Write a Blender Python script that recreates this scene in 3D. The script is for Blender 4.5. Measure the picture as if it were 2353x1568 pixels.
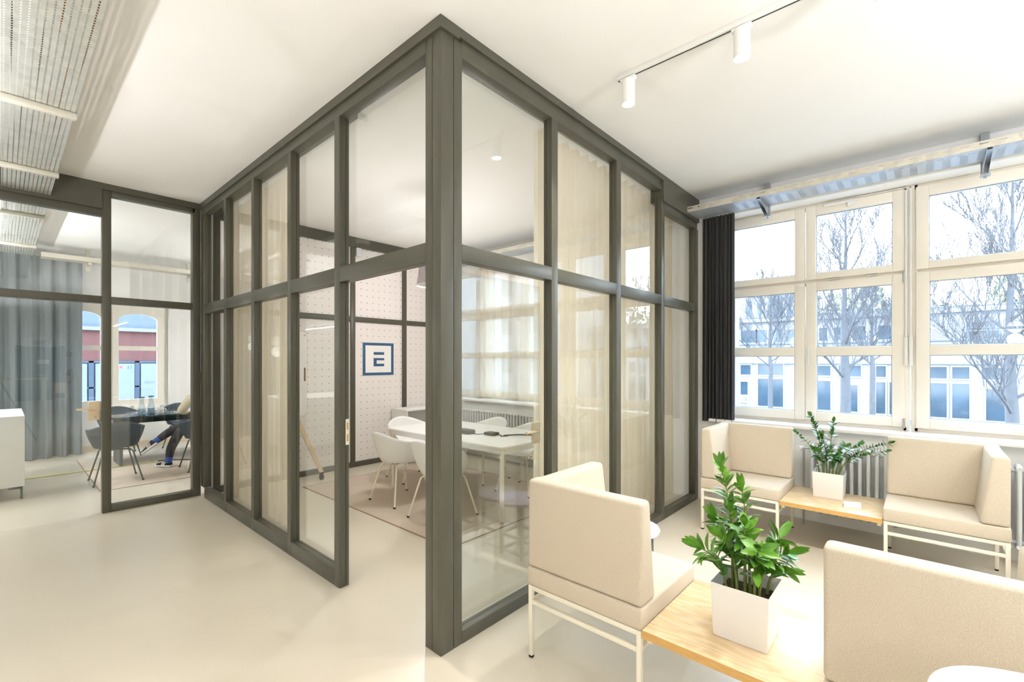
import bpy, bmesh, math, random
from mathutils import Vector, Matrix, Euler
for o in list(bpy.data.objects): bpy.data.objects.remove(o)
SC = bpy.context.scene
COL = SC.collection
PI = math.pi
H = 3.4

# ---------------------------------------------------------------- camera
cd = bpy.data.cameras.new('camera'); cam = bpy.data.objects.new('camera', cd); COL.objects.link(cam)
cd.sensor_width = 36; cd.sensor_fit = 'HORIZONTAL'
cd.lens = 1050.25 / 2353 * 36
cam.location = (-1.5546, -1.8966, 1.5715)
cam.rotation_euler = (PI / 2, 0, math.radians(41.8247 - 90))
cd.shift_y = 45.7 / 2353
cd.clip_start = 0.02; cd.clip_end = 300
SC.camera = cam
# ---------------------------------------------------------------- exposure / world
SC.view_settings.view_transform = 'Standard'; SC.view_settings.look = 'None'
SC.view_settings.gamma = 1; SC.view_settings.use_curve_mapping = False
SC.view_settings.exposure = 0.48
W = bpy.data.worlds.new('sky'); SC.world = W; W.use_nodes = True
nt = W.node_tree; nt.nodes.clear()
wo = nt.nodes.new('ShaderNodeOutputWorld'); bg = nt.nodes.new('ShaderNodeBackground')
tc = nt.nodes.new('ShaderNodeTexCoord'); sx = nt.nodes.new('ShaderNodeSeparateXYZ'); rp = nt.nodes.new('ShaderNodeValToRGB')
nt.links.new(tc.outputs['Generated'], sx.inputs[0]); nt.links.new(sx.outputs['Z'], rp.inputs[0])
rp.color_ramp.elements[0].position = 0.0; rp.color_ramp.elements[0].color = (0.80, 0.91, 1.0, 1)
rp.color_ramp.elements[1].position = 0.6; rp.color_ramp.elements[1].color = (0.60, 0.79, 1.0, 1)
nt.links.new(rp.outputs[0], bg.inputs[0]); bg.inputs[1].default_value = 11.0
nt.links.new(bg.outputs[0], wo.inputs[0])
SKY_W = bg

# lamp settings shared by the lamp builders further down
WARM = (1.0, 0.965, 0.92)
SPOT_W = 58; PENDANT_W = 30; UP_W = 92

# ---------------------------------------------------------------- helpers
def lin(c):
    c = c / 255.0
    return c / 12.92 if c <= 0.04045 else ((c + 0.055) / 1.055) ** 2.4
def rgb(r, g, b): return (lin(r), lin(g), lin(b), 1)

def mat(name, col, rough=0.5, metal=0.0, noise=0.0, nscale=20, bump=0.0, bscale=200, spec=0.5, emit=None, estr=0, stretch=(1, 1, 1), col2=None, coat=0):
    m = bpy.data.materials.new(name); m.use_nodes = True
    t = m.node_tree; p = t.nodes['Principled BSDF']
    p.inputs['Base Color'].default_value = col
    p.inputs['Roughness'].default_value = rough; p.inputs['Metallic'].default_value = metal
    p.inputs['Specular IOR Level'].default_value = spec
    if coat: p.inputs['Coat Weight'].default_value = coat; p.inputs['Coat Roughness'].default_value = 0.08
    if emit: p.inputs['Emission Color'].default_value = emit; p.inputs['Emission Strength'].default_value = estr
    co = t.nodes.new('ShaderNodeTexCoord'); mp = t.nodes.new('ShaderNodeMapping'); mp.inputs['Scale'].default_value = stretch
    t.links.new(co.outputs['Object'], mp.inputs[0])
    if noise or col2:
        n = t.nodes.new('ShaderNodeTexNoise'); n.inputs['Scale'].default_value = nscale; n.inputs['Detail'].default_value = 5
        t.links.new(mp.outputs[0], n.inputs['Vector'])
        r = t.nodes.new('ShaderNodeValToRGB'); t.links.new(n.outputs['Fac'], r.inputs[0])
        a = [max(0, c * (1 - noise)) for c in col[:3]] + [1]; b = [min(1, c * (1 + noise)) for c in col[:3]] + [1]
        if col2: a = list(col2); b = list(col)
        r.color_ramp.elements[0].position = 0.3; r.color_ramp.elements[0].color = a
        r.color_ramp.elements[1].position = 0.7; r.color_ramp.elements[1].color = b
        t.links.new(r.outputs[0], p.inputs['Base Color'])
    if bump:
        n2 = t.nodes.new('ShaderNodeTexNoise'); n2.inputs['Scale'].default_value = bscale; n2.inputs['Detail'].default_value = 3
        t.links.new(mp.outputs[0], n2.inputs['Vector'])
        bm_ = t.nodes.new('ShaderNodeBump'); bm_.inputs['Strength'].default_value = bump; bm_.inputs['Distance'].default_value = 0.003
        t.links.new(n2.outputs['Fac'], bm_.inputs['Height']); t.links.new(bm_.outputs[0], p.inputs['Normal'])
    return m

def glass_mat(name, tint=(1, 1, 1, 1), f0=0.045, rough=0.0):
    m = bpy.data.materials.new(name); m.use_nodes = True; t = m.node_tree; t.nodes.clear()
    out = t.nodes.new('ShaderNodeOutputMaterial'); mx = t.nodes.new('ShaderNodeMixShader')
    tr = t.nodes.new('ShaderNodeBsdfTransparent'); tr.inputs[0].default_value = tint
    gl = t.nodes.new('ShaderNodeBsdfGlossy'); gl.inputs['Roughness'].default_value = rough
    lw = t.nodes.new('ShaderNodeLayerWeight'); lw.inputs['Blend'].default_value = 0.5
    pw = t.nodes.new('ShaderNodeMath'); pw.operation = 'POWER'; pw.inputs[1].default_value = 5
    ma = t.nodes.new('ShaderNodeMath'); ma.operation = 'MULTIPLY_ADD'; ma.inputs[1].default_value = 0.85 - f0; ma.inputs[2].default_value = f0
    t.links.new(lw.outputs['Facing'], pw.inputs[0]); t.links.new(pw.outputs[0], ma.inputs[0]); t.links.new(ma.outputs[0], mx.inputs[0])
    t.links.new(tr.outputs[0], mx.inputs[1]); t.links.new(gl.outputs[0], mx.inputs[2]); t.links.new(mx.outputs[0], out.inputs[0])
    return m

def cloth_mat(name, col, trans=0.4, open_=0.0, noise=0.06):
    m = bpy.data.materials.new(name); m.use_nodes = True; t = m.node_tree; t.nodes.clear()
    out = t.nodes.new('ShaderNodeOutputMaterial')
    d = t.nodes.new('ShaderNodeBsdfDiffuse'); tl = t.nodes.new('ShaderNodeBsdfTranslucent'); tp = t.nodes.new('ShaderNodeBsdfTransparent')
    co = t.nodes.new('ShaderNodeTexCoord'); mp = t.nodes.new('ShaderNodeMapping'); mp.inputs['Scale'].default_value = (40, 40, 1.5)
    n = t.nodes.new('ShaderNodeTexNoise'); n.inputs['Scale'].default_value = 2; r = t.nodes.new('ShaderNodeValToRGB')
    r.color_ramp.elements[0].color = [c * (1 - noise) for c in col[:3]] + [1]; r.color_ramp.elements[1].color = [min(1, c * (1 + noise)) for c in col[:3]] + [1]
    t.links.new(co.outputs['Object'], mp.inputs[0]); t.links.new(mp.outputs[0], n.inputs['Vector']); t.links.new(n.outputs['Fac'], r.inputs[0])
    t.links.new(r.outputs[0], d.inputs[0]); t.links.new(r.outputs[0], tl.inputs[0])
    a = t.nodes.new('ShaderNodeMixShader'); a.inputs[0].default_value = trans; t.links.new(d.outputs[0], a.inputs[1]); t.links.new(tl.outputs[0], a.inputs[2])
    b = t.nodes.new('ShaderNodeMixShader'); b.inputs[0].default_value = open_; t.links.new(a.outputs[0], b.inputs[1]); t.links.new(tp.outputs[0], b.inputs[2])
    t.links.new(b.outputs[0], out.inputs[0])
    return m

def math_node(t, op, a, b=None):
    n = t.nodes.new('ShaderNodeMath'); n.operation = op
    for i, v in enumerate((a, b)):
        if v is None: continue
        if isinstance(v, (int, float)): n.inputs[i].default_value = v
        else: t.links.new(v, n.inputs[i])
    return n.outputs[0]

def cell(t, coord, pitch, half, off=0.0):
    """1 where |frac(coord/pitch)-0.5|*pitch < half"""
    u = math_node(t, 'DIVIDE', coord, pitch); u = math_node(t, 'ADD', u, off); u = math_node(t, 'FRACT', u)
    u = math_node(t, 'SUBTRACT', u, 0.5); u = math_node(t, 'ABSOLUTE', u); u = math_node(t, 'MULTIPLY', u, pitch)
    return math_node(t, 'LESS_THAN', u, half)

def perf_mat(name, col, along, across, pl, hl, pa, ha, metal=0.75, rough=0.38, group=None):
    """galvanised sheet with punched slots"""
    m = bpy.data.materials.new(name); m.use_nodes = True; t = m.node_tree
    p = t.nodes['Principled BSDF']; out = t.nodes['Material Output']
    p.inputs['Metallic'].default_value = metal; p.inputs['Roughness'].default_value = rough; p.inputs['Base Color'].default_value = col
    co = t.nodes.new('ShaderNodeTexCoord'); s = t.nodes.new('ShaderNodeSeparateXYZ'); t.links.new(co.outputs['Object'], s.inputs[0])
    A = s.outputs[along]; X = s.outputs[across]
    n = t.nodes.new('ShaderNodeTexVoronoi'); n.inputs['Scale'].default_value = 22; t.links.new(co.outputs['Object'], n.inputs['Vector'])
    r = t.nodes.new('ShaderNodeValToRGB'); r.color_ramp.elements[0].color = [c * 0.86 for c in col[:3]] + [1]; r.color_ramp.elements[1].color = [min(1, c * 1.1) for c in col[:3]] + [1]
    t.links.new(n.outputs['Color'], r.inputs[0]); t.links.new(r.outputs[0], p.inputs['Base Color'])
    h = math_node(t, 'MULTIPLY', cell(t, A, pl, hl), cell(t, X, pa, ha))
    if group:
        g = cell(t, A, group[0], group[1]); h = math_node(t, 'MULTIPLY', h, g)
    tp = t.nodes.new('ShaderNodeBsdfTransparent'); mx = t.nodes.new('ShaderNodeMixShader')
    t.links.new(h, mx.inputs[0]); t.links.new(p.outputs[0], mx.inputs[1]); t.links.new(tp.outputs[0], mx.inputs[2]); t.links.new(mx.outputs[0], out.inputs[0])
    return m

class B:
    def __init__(s): s.b = bmesh.new()
    def box(s, x0, y0, z0, x1, y1, z1, M=None):
        v = [s.b.verts.new((x, y, z)) for x in (x0, x1) for y in (y0, y1) for z in (z0, z1)]
        for f in ((0, 1, 3, 2), (4, 6, 7, 5), (0, 4, 5, 1), (2, 3, 7, 6), (0, 2, 6, 4), (1, 5, 7, 3)): s.b.faces.new([v[i] for i in f])
        if M is not None:
            for q in v: q.co = M @ q.co
        return s
    def hexa(s, bot, top):
        v = [s.b.verts.new(p) for p in list(bot) + list(top)]; n = len(bot)
        s.b.faces.new(v[:n][::-1]); s.b.faces.new(v[n:])
        for i in range(n): s.b.faces.new((v[i], v[(i + 1) % n], v[n + (i + 1) % n], v[n + i]))
        return s
    def prism(s, pts, axis, a, c):
        """pts 2d outline; axis 'x','y','z' extruded from a to c"""
        def mk(p, t): return {'x': (t, p[0], p[1]), 'y': (p[0], t, p[1]), 'z': (p[0], p[1], t)}[axis]
        return s.hexa([mk(p, a) for p in pts], [mk(p, c) for p in pts])
    def tube(s, pts, r, seg=8, cap=True):
        pts = [Vector(p) for p in pts]; n = len(pts); rs = r if isinstance(r, (list, tuple)) else [r] * n
        rings = []; up = None
        for i, p in enumerate(pts):
            d = (pts[min(i + 1, n - 1)] - pts[max(i - 1, 0)]).normalized()
            if up is None: up = Vector((0, 0, 1)) if abs(d.z) < 0.9 else Vector((1, 0, 0))
            a = d.cross(up).normalized(); up = a.cross(d).normalized()
            rings.append([s.b.verts.new(p + (a * math.cos(2 * PI * k / seg) + up * math.sin(2 * PI * k / seg)) * rs[i]) for k in range(seg)])
        for i in range(n - 1):
            for k in range(seg): s.b.faces.new((rings[i][k], rings[i][(k + 1) % seg], rings[i + 1][(k + 1) % seg], rings[i + 1][k]))
        if cap: s.b.faces.new(rings[0][::-1]); s.b.faces.new(rings[-1])
        return s
    def lathe(s, prof, seg=24, c=(0, 0, 0), capb=True, capt=True):
        rings = [[s.b.verts.new((c[0] + r * math.cos(2 * PI * k / seg), c[1] + r * math.sin(2 * PI * k / seg), c[2] + z)) for k in range(seg)] for r, z in prof]
        for i in range(len(prof) - 1):
            for k in range(seg): s.b.faces.new((rings[i][k], rings[i][(k + 1) % seg], rings[i + 1][(k + 1) % seg], rings[i + 1][k]))
        if capb: s.b.faces.new(rings[0][::-1])
        if capt: s.b.faces.new(rings[-1])
        return s
    def grid(s, fn, nu, nv, closeu=False):
        g = [[s.b.verts.new(fn(i / nu, j / nv)) for j in range(nv + 1)] for i in range(nu + (0 if closeu else 1))]
        for i in range(nu):
            for j in range(nv):
                a = g[i]; c = g[(i + 1) % len(g)]
                s.b.faces.new((a[j], c[j], c[j + 1], a[j + 1]))
        return s
    def quad(s, *p): s.b.faces.new([s.b.verts.new(q) for q in p]); return s
    def done(s, name, m, parent=None, bevel=0, seg=2, smooth=None, solid=0, loc=None, recalc=True, sub=0):
        if recalc: bmesh.ops.recalc_face_normals(s.b, faces=s.b.faces)
        me = bpy.data.meshes.new(name); s.b.to_mesh(me); s.b.free()
        for q in (m if isinstance(m, list) else [m]): me.materials.append(q)
        o = bpy.data.objects.new(name, me); COL.objects.link(o)
        if parent is not None: o.parent = parent
        if loc: o.location = loc
        if solid: md = o.modifiers.new('solid', 'SOLIDIFY'); md.thickness = solid; md.offset = 0
        if sub: md = o.modifiers.new('sub', 'SUBSURF'); md.levels = sub; md.render_levels = sub
        if bevel:
            md = o.modifiers.new('bevel', 'BEVEL'); md.width = bevel; md.segments = seg; md.limit_method = 'ANGLE'; md.angle_limit = math.radians(40)
        if smooth or (smooth is None and bevel):
            for f in me.polygons: f.use_smooth = True
            me.set_sharp_from_angle(angle=math.radians(smooth if smooth else 45)) if not bevel else None
        return o

def tag(o, label, cat, group=None):
    o['label'] = label; o['category'] = cat
    if group: o['group'] = group
    return o
def thing(name, label, cat, loc=(0, 0, 0), rz=0, group=None):
    o = bpy.data.objects.new(name, None); COL.objects.link(o); o.location = loc; o.rotation_euler = (0, 0, rz); o.empty_display_size = 0.1
    return tag(o, label, cat, group)
def struct(name, loc=(0, 0, 0)):
    o = bpy.data.objects.new(name, None); COL.objects.link(o); o.location = loc; o['kind'] = 'structure'; return o
def st(o): o['kind'] = 'structure'; return o
def dup(root, loc, rz, label=None, group=None):
    r = root.copy(); COL.objects.link(r); r.location = loc; r.rotation_euler = (0, 0, rz)
    if label: r['label'] = label
    if group: r['group'] = group
    for ch in list(root.children):
        c = ch.copy(); COL.objects.link(c); c.parent = r
        for g in list(ch.children):
            d = g.copy(); COL.objects.link(d); d.parent = c
    return r
def text(name, s, size, m, parent, loc, rot, extr=0.002, space=1.0, bold=0.0):
    cu = bpy.data.curves.new(name, 'FONT'); cu.body = s; cu.size = size; cu.extrude = extr; cu.space_character = space; cu.offset = bold
    cu.align_x = 'CENTER'; cu.align_y = 'CENTER'
    o = bpy.data.objects.new('tmp', cu); COL.objects.link(o)
    dg = bpy.context.evaluated_depsgraph_get(); me = bpy.data.meshes.new_from_object(o.evaluated_get(dg)); bpy.data.objects.remove(o)
    me.materials.clear(); me.materials.append(m)
    q = bpy.data.objects.new(name, me); COL.objects.link(q); q.parent = parent; q.location = loc; q.rotation_euler = rot
    return q

# ---------------------------------------------------------------- materials
M = {}
M['wall'] = mat('wall_paint', rgb(240, 238, 234), 0.8, noise=0.015, nscale=3, bump=0.05, bscale=120)
M['ceil'] = mat('ceiling_paint', rgb(242, 240, 236), 0.9, noise=0.01, nscale=2)
def floor_material():
    m = mat('resin_floor', rgb(212, 202, 182), 0.28, noise=0.03, nscale=0.7, bump=0.02, bscale=6, spec=0.45)
    return m
M['floor'] = floor_material()
M['green'] = mat('olive_paint', rgb(82, 80, 67), 0.36, noise=0.05, nscale=8, bump=0.25, bscale=30, stretch=(6, 6, 0.6))
M['greenh'] = mat('olive_paint_flat', rgb(82, 80, 67), 0.42, noise=0.08, nscale=5, bump=0.15, bscale=25)
M['glass'] = glass_mat('partition_glass', (0.96, 0.975, 0.965, 1), 0.06)
M['wglass'] = glass_mat('window_glass', (0.985, 0.99, 1, 1), 0.03)
M['cream'] = mat('cream_window_paint', rgb(246, 239, 226), 0.4, noise=0.01, nscale=4)
M['seal'] = mat('window_seal', rgb(150, 165, 178), 0.6)
M['fabric'] = mat('oatmeal_fabric', rgb(220, 208, 188), 0.95, nscale=260, col2=rgb(200, 186, 164), bump=0.6, bscale=500, spec=0.15)
M['steel'] = mat('cream_steel', rgb(240, 233, 214), 0.35)
M['rubber'] = mat('black_rubber', rgb(25, 25, 27), 0.6)
M['white'] = mat('white_ceramic', rgb(243, 240, 236), 0.3)
M['plastic'] = mat('white_plastic', rgb(238, 237, 233), 0.38)
M['chrome'] = mat('brushed_steel', rgb(190, 190, 188), 0.28, metal=1)
M['galv'] = mat('galvanised_steel', rgb(178, 184, 188), 0.35, metal=0.8, noise=0.12, nscale=40)
M['galvp'] = mat('tray_lip', rgb(212, 207, 192), 0.45, metal=0.3)
M['dark'] = cloth_mat('charcoal_curtain', rgb(70, 69, 68), 0.08)
M['sheer'] = cloth_mat('sheer_beige_curtain', rgb(246, 236, 216), 0.5, 0.06)
M['sheerw'] = cloth_mat('sheer_white_curtain', rgb(226, 214, 196), 0.12, 0.01)
M['bluec'] = cloth_mat('blue_grey_curtain', rgb(134, 142, 144), 0.15)
M['rad'] = mat('radiator_enamel', rgb(222, 224, 224), 0.35)
M['rug'] = mat('taupe_rug', rgb(212, 198, 180), 1, nscale=180, col2=rgb(196, 180, 162), bump=0.5, bscale=300, spec=0.1)
M['rugedge'] = mat('rug_binding', rgb(150, 128, 110), 1)
M['logo'] = mat('blue_print', rgb(52, 92, 128), 0.6)
M['black'] = mat('black_plastic', rgb(38, 38, 42), 0.45)
M['navy'] = mat('navy_shell', rgb(46, 60, 72), 0.5)
M['legm'] = mat('grey_green_steel', rgb(70, 82, 80), 0.35)
M['petrol'] = mat('petrol_table', rgb(28, 50, 54), 0.12, spec=0.6)
M['soil'] = mat('potting_soil', rgb(62, 45, 34), 1, noise=0.5, nscale=60, bump=1, bscale=80)
M['leaf'] = mat('leaf_green', rgb(112, 160, 48), 0.28, nscale=14, col2=rgb(58, 116, 36), spec=0.6)
M['leafd'] = mat('leaf_dark_green', rgb(84, 138, 50), 0.22, nscale=14, col2=rgb(36, 88, 40), spec=0.7)
M['stem'] = mat('stem_green', rgb(112, 126, 62), 0.5, noise=0.2, nscale=60)
M['bark'] = mat('pale_bark', rgb(80, 82, 86), 0.9, noise=0.15, nscale=12)
M['birch'] = mat('birch_plywood', rgb(226, 204, 170), 0.5, noise=0.05, nscale=8, stretch=(1, 1, 8))
M['teal'] = mat('teal_door_paint', rgb(22, 72, 84), 0.35)
M['red'] = mat('red_enamel', rgb(176, 28, 34), 0.3)
M['brass'] = mat('brass_keeper', rgb(214, 176, 110), 0.35, metal=0.7)
M['bulb'] = mat('lamp_lens', (1, 1, 1, 1), 0.4, emit=(1, 0.93, 0.82, 1), estr=14)
M['yellow'] = mat('yellow_tape', rgb(216, 214, 90), 0.6)
M['screen'] = mat('laptop_screen', rgb(90, 130, 200), 0.3, emit=rgb(130, 165, 225), estr=0.9)
M['denim'] = mat('dark_trousers', rgb(52, 50, 54), 0.9, bump=0.3, bscale=200)
M['skin'] = mat('skin', rgb(214, 170, 146), 0.5)
M['knit'] = mat('cream_knit', rgb(226, 216, 190), 0.95, noise=0.1, nscale=60, bump=1, bscale=90)
M['hair'] = mat('brown_hair', rgb(70, 48, 34), 0.6)
M['sock'] = mat('blue_sock', rgb(60, 92, 160), 0.9, noise=0.2, nscale=50)
# oak veneer
def oak():
    m = bpy.data.materials.new('oak_veneer'); m.use_nodes = True; t = m.node_tree; p = t.nodes['Principled BSDF']
    co = t.nodes.new('ShaderNodeTexCoord'); mp = t.nodes.new('ShaderNodeMapping'); mp.inputs['Scale'].default_value = (6.0, 0.9, 2.0)
    n = t.nodes.new('ShaderNodeTexNoise'); n.inputs['Scale'].default_value = 1.6; n.inputs['Detail'].default_value = 1.5
    n2 = t.nodes.new('ShaderNodeMath'); n2.operation = 'MULTIPLY'; n2.inputs[1].default_value = 60
    sn = t.nodes.new('ShaderNodeMath'); sn.operation = 'SINE'
    f = t.nodes.new('ShaderNodeTexNoise'); f.inputs['Scale'].default_value = 60; f.inputs['Detail'].default_value = 4
    m2 = t.nodes.new('ShaderNodeMapping'); m2.inputs['Scale'].default_value = (4, 0.3, 4)
    r = t.nodes.new('ShaderNodeValToRGB'); r.color_ramp.elements[0].color = rgb(208, 180, 138); r.color_ramp.elements[1].color = rgb(226, 204, 166)
    r.color_ramp.elements[0].position = 0.1
    mm = t.nodes.new('ShaderNodeMath'); mm.operation = 'MULTIPLY_ADD'; mm.inputs[1].default_value = 0.3; 
    t.links.new(co.outputs['Object'], mp.inputs[0]); t.links.new(mp.outputs[0], n.inputs['Vector']); t.links.new(n.outputs['Fac'], n2.inputs[0]); t.links.new(n2.outputs[0], sn.inputs[0])
    t.links.new(co.outputs['Object'], m2.inputs[0]); t.links.new(m2.outputs[0], f.inputs['Vector'])
    t.links.new(sn.outputs[0], mm.inputs[0]); t.links.new(f.outputs['Fac'], mm.inputs[2]); t.links.new(mm.outputs[0], r.inputs[0]); t.links.new(r.outputs[0], p.inputs['Base Color'])
    p.inputs['Roughness'].default_value = 0.27
    return m
M['oak'] = oak()
M['lipping'] = mat('oak_edge', rgb(214, 172, 104), 0.45, nscale=6, col2=rgb(196, 150, 84), stretch=(3, 3, 60))
# pegboard: punched dots
def pegboard():
    m = mat('pegboard', rgb(236, 230, 224), 0.6); t = m.node_tree; p = t.nodes['Principled BSDF']
    co = t.nodes.new('ShaderNodeTexCoord'); s = t.nodes.new('ShaderNodeSeparateXYZ'); t.links.new(co.outputs['Object'], s.inputs[0])
    def d2(c, off=0.0):
        u = math_node(t, 'FRACT', math_node(t, 'DIVIDE', c, 0.1)); u = math_node(t, 'SUBTRACT', u, 0.5)
        u = math_node(t, 'MULTIPLY', u, 0.1); return math_node(t, 'MULTIPLY', u, u)
    r2 = math_node(t, 'ADD', d2(s.outputs[0]), d2(s.outputs[2])); h = math_node(t, 'LESS_THAN', r2, 0.0068 ** 2)
    mx = t.nodes.new('ShaderNodeMixRGB'); mx.inputs[1].default_value = rgb(236, 230, 224); mx.inputs[2].default_value = rgb(120, 108, 98)
    t.links.new(h, mx.inputs[0]); t.links.new(mx.outputs[0], p.inputs['Base Color'])
    return m
M['peg'] = pegboard()
M['trayL'] = perf_mat('tray_sheet_fine', rgb(205, 206, 198), 1, 0, 0.024, 0.0075, 0.026, 0.0032, metal=0.55)
M['trayLs'] = perf_mat('tray_side_fine', rgb(205, 206, 198), 1, 2, 0.024, 0.0075, 0.03, 0.005, metal=0.55)
M['trayR'] = perf_mat('tray_sheet_slots', rgb(186, 198, 210), 0, 1, 0.03, 0.0115, 0.013, 0.0032, metal=0.7, rough=0.3)
# swap so that the slots come in groups across the tray
def slot_mat():
    m = bpy.data.materials.new('slotted_tray'); m.use_nodes = True; t = m.node_tree; p = t.nodes['Principled BSDF']; out = t.nodes['Material Output']
    p.inputs['Metallic'].default_value = 0.5; p.inputs['Roughness'].default_value = 0.42; p.inputs['Base Color'].default_value = rgb(196, 204, 212)
    co = t.nodes.new('ShaderNodeTexCoord'); s = t.nodes.new('ShaderNodeSeparateXYZ'); t.links.new(co.outputs['Object'], s.inputs[0])
    X, Y = s.outputs[0], s.outputs[1]
    h = math_node(t, 'MULTIPLY', cell(t, X, 0.022, 0.0032), cell(t, Y, 0.1, 0.024))
    inner = cell(t, X, 0.31, 0.105, 0.0)
    h = math_node(t, 'MULTIPLY', h, inner)
    h2 = math_node(t, 'MULTIPLY', cell(t, X, 0.31, 0.135), math_node(t, 'SUBTRACT', 1, cell(t, X, 0.31, 0.128)))
    h2 = math_node(t, 'MULTIPLY', h2, cell(t, Y, 0.06, 0.022)); h = math_node(t, 'MAXIMUM', h, h2)
    tp = t.nodes.new('ShaderNodeBsdfTransparent'); mx = t.nodes.new('ShaderNodeMixShader')
    t.links.new(h, mx.inputs[0]); t.links.new(p.outputs[0], mx.inputs[1]); t.links.new(tp.outputs[0], mx.inputs[2]); t.links.new(mx.outputs[0], out.inputs[0])
    return m
M['slot'] = slot_mat()
M['lip'] = perf_mat('tray_lip_slots', rgb(214, 208, 192), 1, 2, 0.1, 0.024, 0.06, 0.005, metal=0.25, rough=0.45)

# ================================================================ SETTING
XW = 3.75; XF = 3.98; YB = 4.37; YR = 8.9; YH = -15.3; XL = -6.0
st(B().box(XL, YH, -0.12, XF + 0.15, YR + 0.2, 0).done('floor', M['floor']))
st(B().box(XL, YH, H, XF + 0.15, YR + 0.2, H + 0.12).done('ceiling', M['ceil']))
st(B().box(XL - 0.15, YH, 0, XL, YR + 0.2, H).done('wall_left', M['wall']))
st(B().box(XL, YH - 0.15, 0, XF + 0.15, YH, H).done('wall_rear', M['wall']))

# --- window wall: piers, parapet, lintel, reveals, between window units
UN = []   # (ymax, ymin, visible detail)
ys = -0.22
for k in range(5): UN.append((ys - k * 1.63, ys - 1.58 - k * 1.63))
WIN_TOP = 3.17; WIN_BOT = 0.93
wr = B()
def wallseg(y0, y1): wr.box(XW, y0, 0, XF + 0.12, y1, H)
edges_ = [(-15.3, UN[-1][1] - 0.03), (-0.20, 0.62), (3.83, YR + 0.2)]
for a, c in edges_: wallseg(a, c)
for a, c in ((UN[-1][1] - 0.03, -0.20), (0.62, 3.83)):
    wr.box(XW, a, 0, XF + 0.12, c, WIN_BOT - 0.03); wr.box(XW, a, WIN_TOP, XF + 0.12, c, H)
st(wr.done('wall_window', M['wall']))
st(B().box(3.67, UN[-1][1] - 0.05, 0.90, XF + 0.02, -0.14, 0.933).done('trim_1', M['white'], bevel=0.006))
st(B().box(3.67, 0.55, 0.90, XF + 0.02, 3.9, 0.933).done('trim_2', M['white'], bevel=0.006))

def window_unit(n, ymax, ymin, detail=True):
    r = struct('window_%d' % n)
    fr = B(); x0, x1 = XF, XF + 0.09
    w = 0.028
    fr.box(x0, ymin - 0.02, WIN_BOT, x1, ymin + w, WIN_TOP); fr.box(x0, ymax - w, WIN_BOT, x1, ymax + 0.02, WIN_TOP)
    fr.box(x0, ymin, WIN_TOP - 0.045, x1, ymax, WIN_TOP); fr.box(x0, ymin, WIN_BOT, x1, ymax, WIN_BOT + 0.035)
    fr.box(x0 + 0.012, ymin, 2.35, x1, ymax, 2.42)
    fr.done('frame', M['cream'], r, bevel=0.004)
    ym = (ymax + ymin) / 2
    for (a, c) in ((ym + 0.004, ymax - 0.012), (ymin + 0.012, ym - 0.004)):
        for (z0, z1, cuts) in ((2.40, 3.145, None), (WIN_BOT + 0.033, 2.372, (1.624, 1.712))):
            s = B(); q0 = XF - 0.022; q1 = XF + 0.05; e = 0.088 if cuts is None else 0.092
            gb = z0 + (0.065 if cuts is None else 0.09); gt = z1 - (0.095 if cuts is None else 0.088)
            s.box(q0, a, z0, q1, a + e, z1).box(q0, c - e, z0, q1, c, z1).box(q0, a + e, z0, q1, c - e, gb).box(q0, a + e, gt, q1, c - e, z1)
            if cuts: s.box(q0, a + e, cuts[0], q1, c - e, cuts[1])
            so = s.done('sash', M['cream'], r, bevel=0.004)
            panes = [(gb, gt)] if cuts is None else [(gb, cuts[0]), (cuts[1], gt)]
            for (g0, g1) in panes:
                B().box(XF + 0.012, a + e, g0, XF + 0.018, c - e, g1).done('glass_pane', M['wglass'], so)
                t_ = 0.006
                B().box(XF - 0.004, a + e, g0, XF + 0.012, a + e + t_, g1).box(XF - 0.004, c - e - t_, g0, XF + 0.012, c - e, g1).box(XF - 0.004, a + e + t_, g0, XF + 0.012, c - e - t_, g0 + t_).box(XF - 0.004, a + e + t_, g1 - t_, XF + 0.012, c - e - t_, g1).done('glazing_seal', M['seal'], so)
    if detail:
        h = B(); h.tube([(XF - 0.024, ym - 0.03, 1.67), (XF - 0.05, ym - 0.03, 1.67)], 0.009); h.box(XF - 0.03, ym - 0.045, 1.64, XF - 0.022, ym - 0.015, 1.71)
        h.box(XF - 0.056, ym - 0.038, 1.53, XF - 0.044, ym - 0.022, 1.68)
        h.done('handle', M['plastic'], r, bevel=0.004)
        for (y, z) in ((ymin + 0.02, 2.33), (ymin + 0.02, 1.0)):
            B().tube([(XF - 0.028, y, z - 0.04), (XF - 0.028, y, z + 0.04)], 0.009).tube([(XF - 0.028, y, z - 0.045), (XF - 0.028, y, z + 0.045)], 0.006).done('hinge', M['chrome'], r, smooth=50)
        for y in (ymin + 0.25, ymin + 0.55):
            B().box(XF - 0.03, y - 0.04, 2.375, XF - 0.02, y + 0.04, 2.392).done('latch', M['chrome'], r)
    return r
for i, (a, c) in enumerate(UN): window_unit(i + 1, a, c, i < 2)
window_unit(6, 3.80, 2.24, False); window_unit(7, 2.21, 0.65, False)
# jamb fillers and opener rods between the first two units
w1 = bpy.data.objects['window_1']
op = B()
for y in (-1.795, -1.828):
    op.box(XF - 0.04, y - 0.008, 1.78, XF - 0.026, y + 0.008, 3.13); op.box(XF - 0.045, y - 0.013, 1.53, XF - 0.02, y + 0.013, 1.79)
op.done('opener_rod', M['plastic'], w1, bevel=0.003)
B().box(XF - 0.05, -1.45, 3.115, XF - 0.022, -1.17, 3.14).box(XF - 0.055, -1.43, 3.085, XF - 0.022, -1.36, 3.125).done('vent_opener', M['plastic'], w1, bevel=0.006)
B().box(XF - 0.03, -1.80, 3.15, XF - 0.02, -1.42, 3.156).done('opener_cable', M['plastic'], w1)

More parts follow.
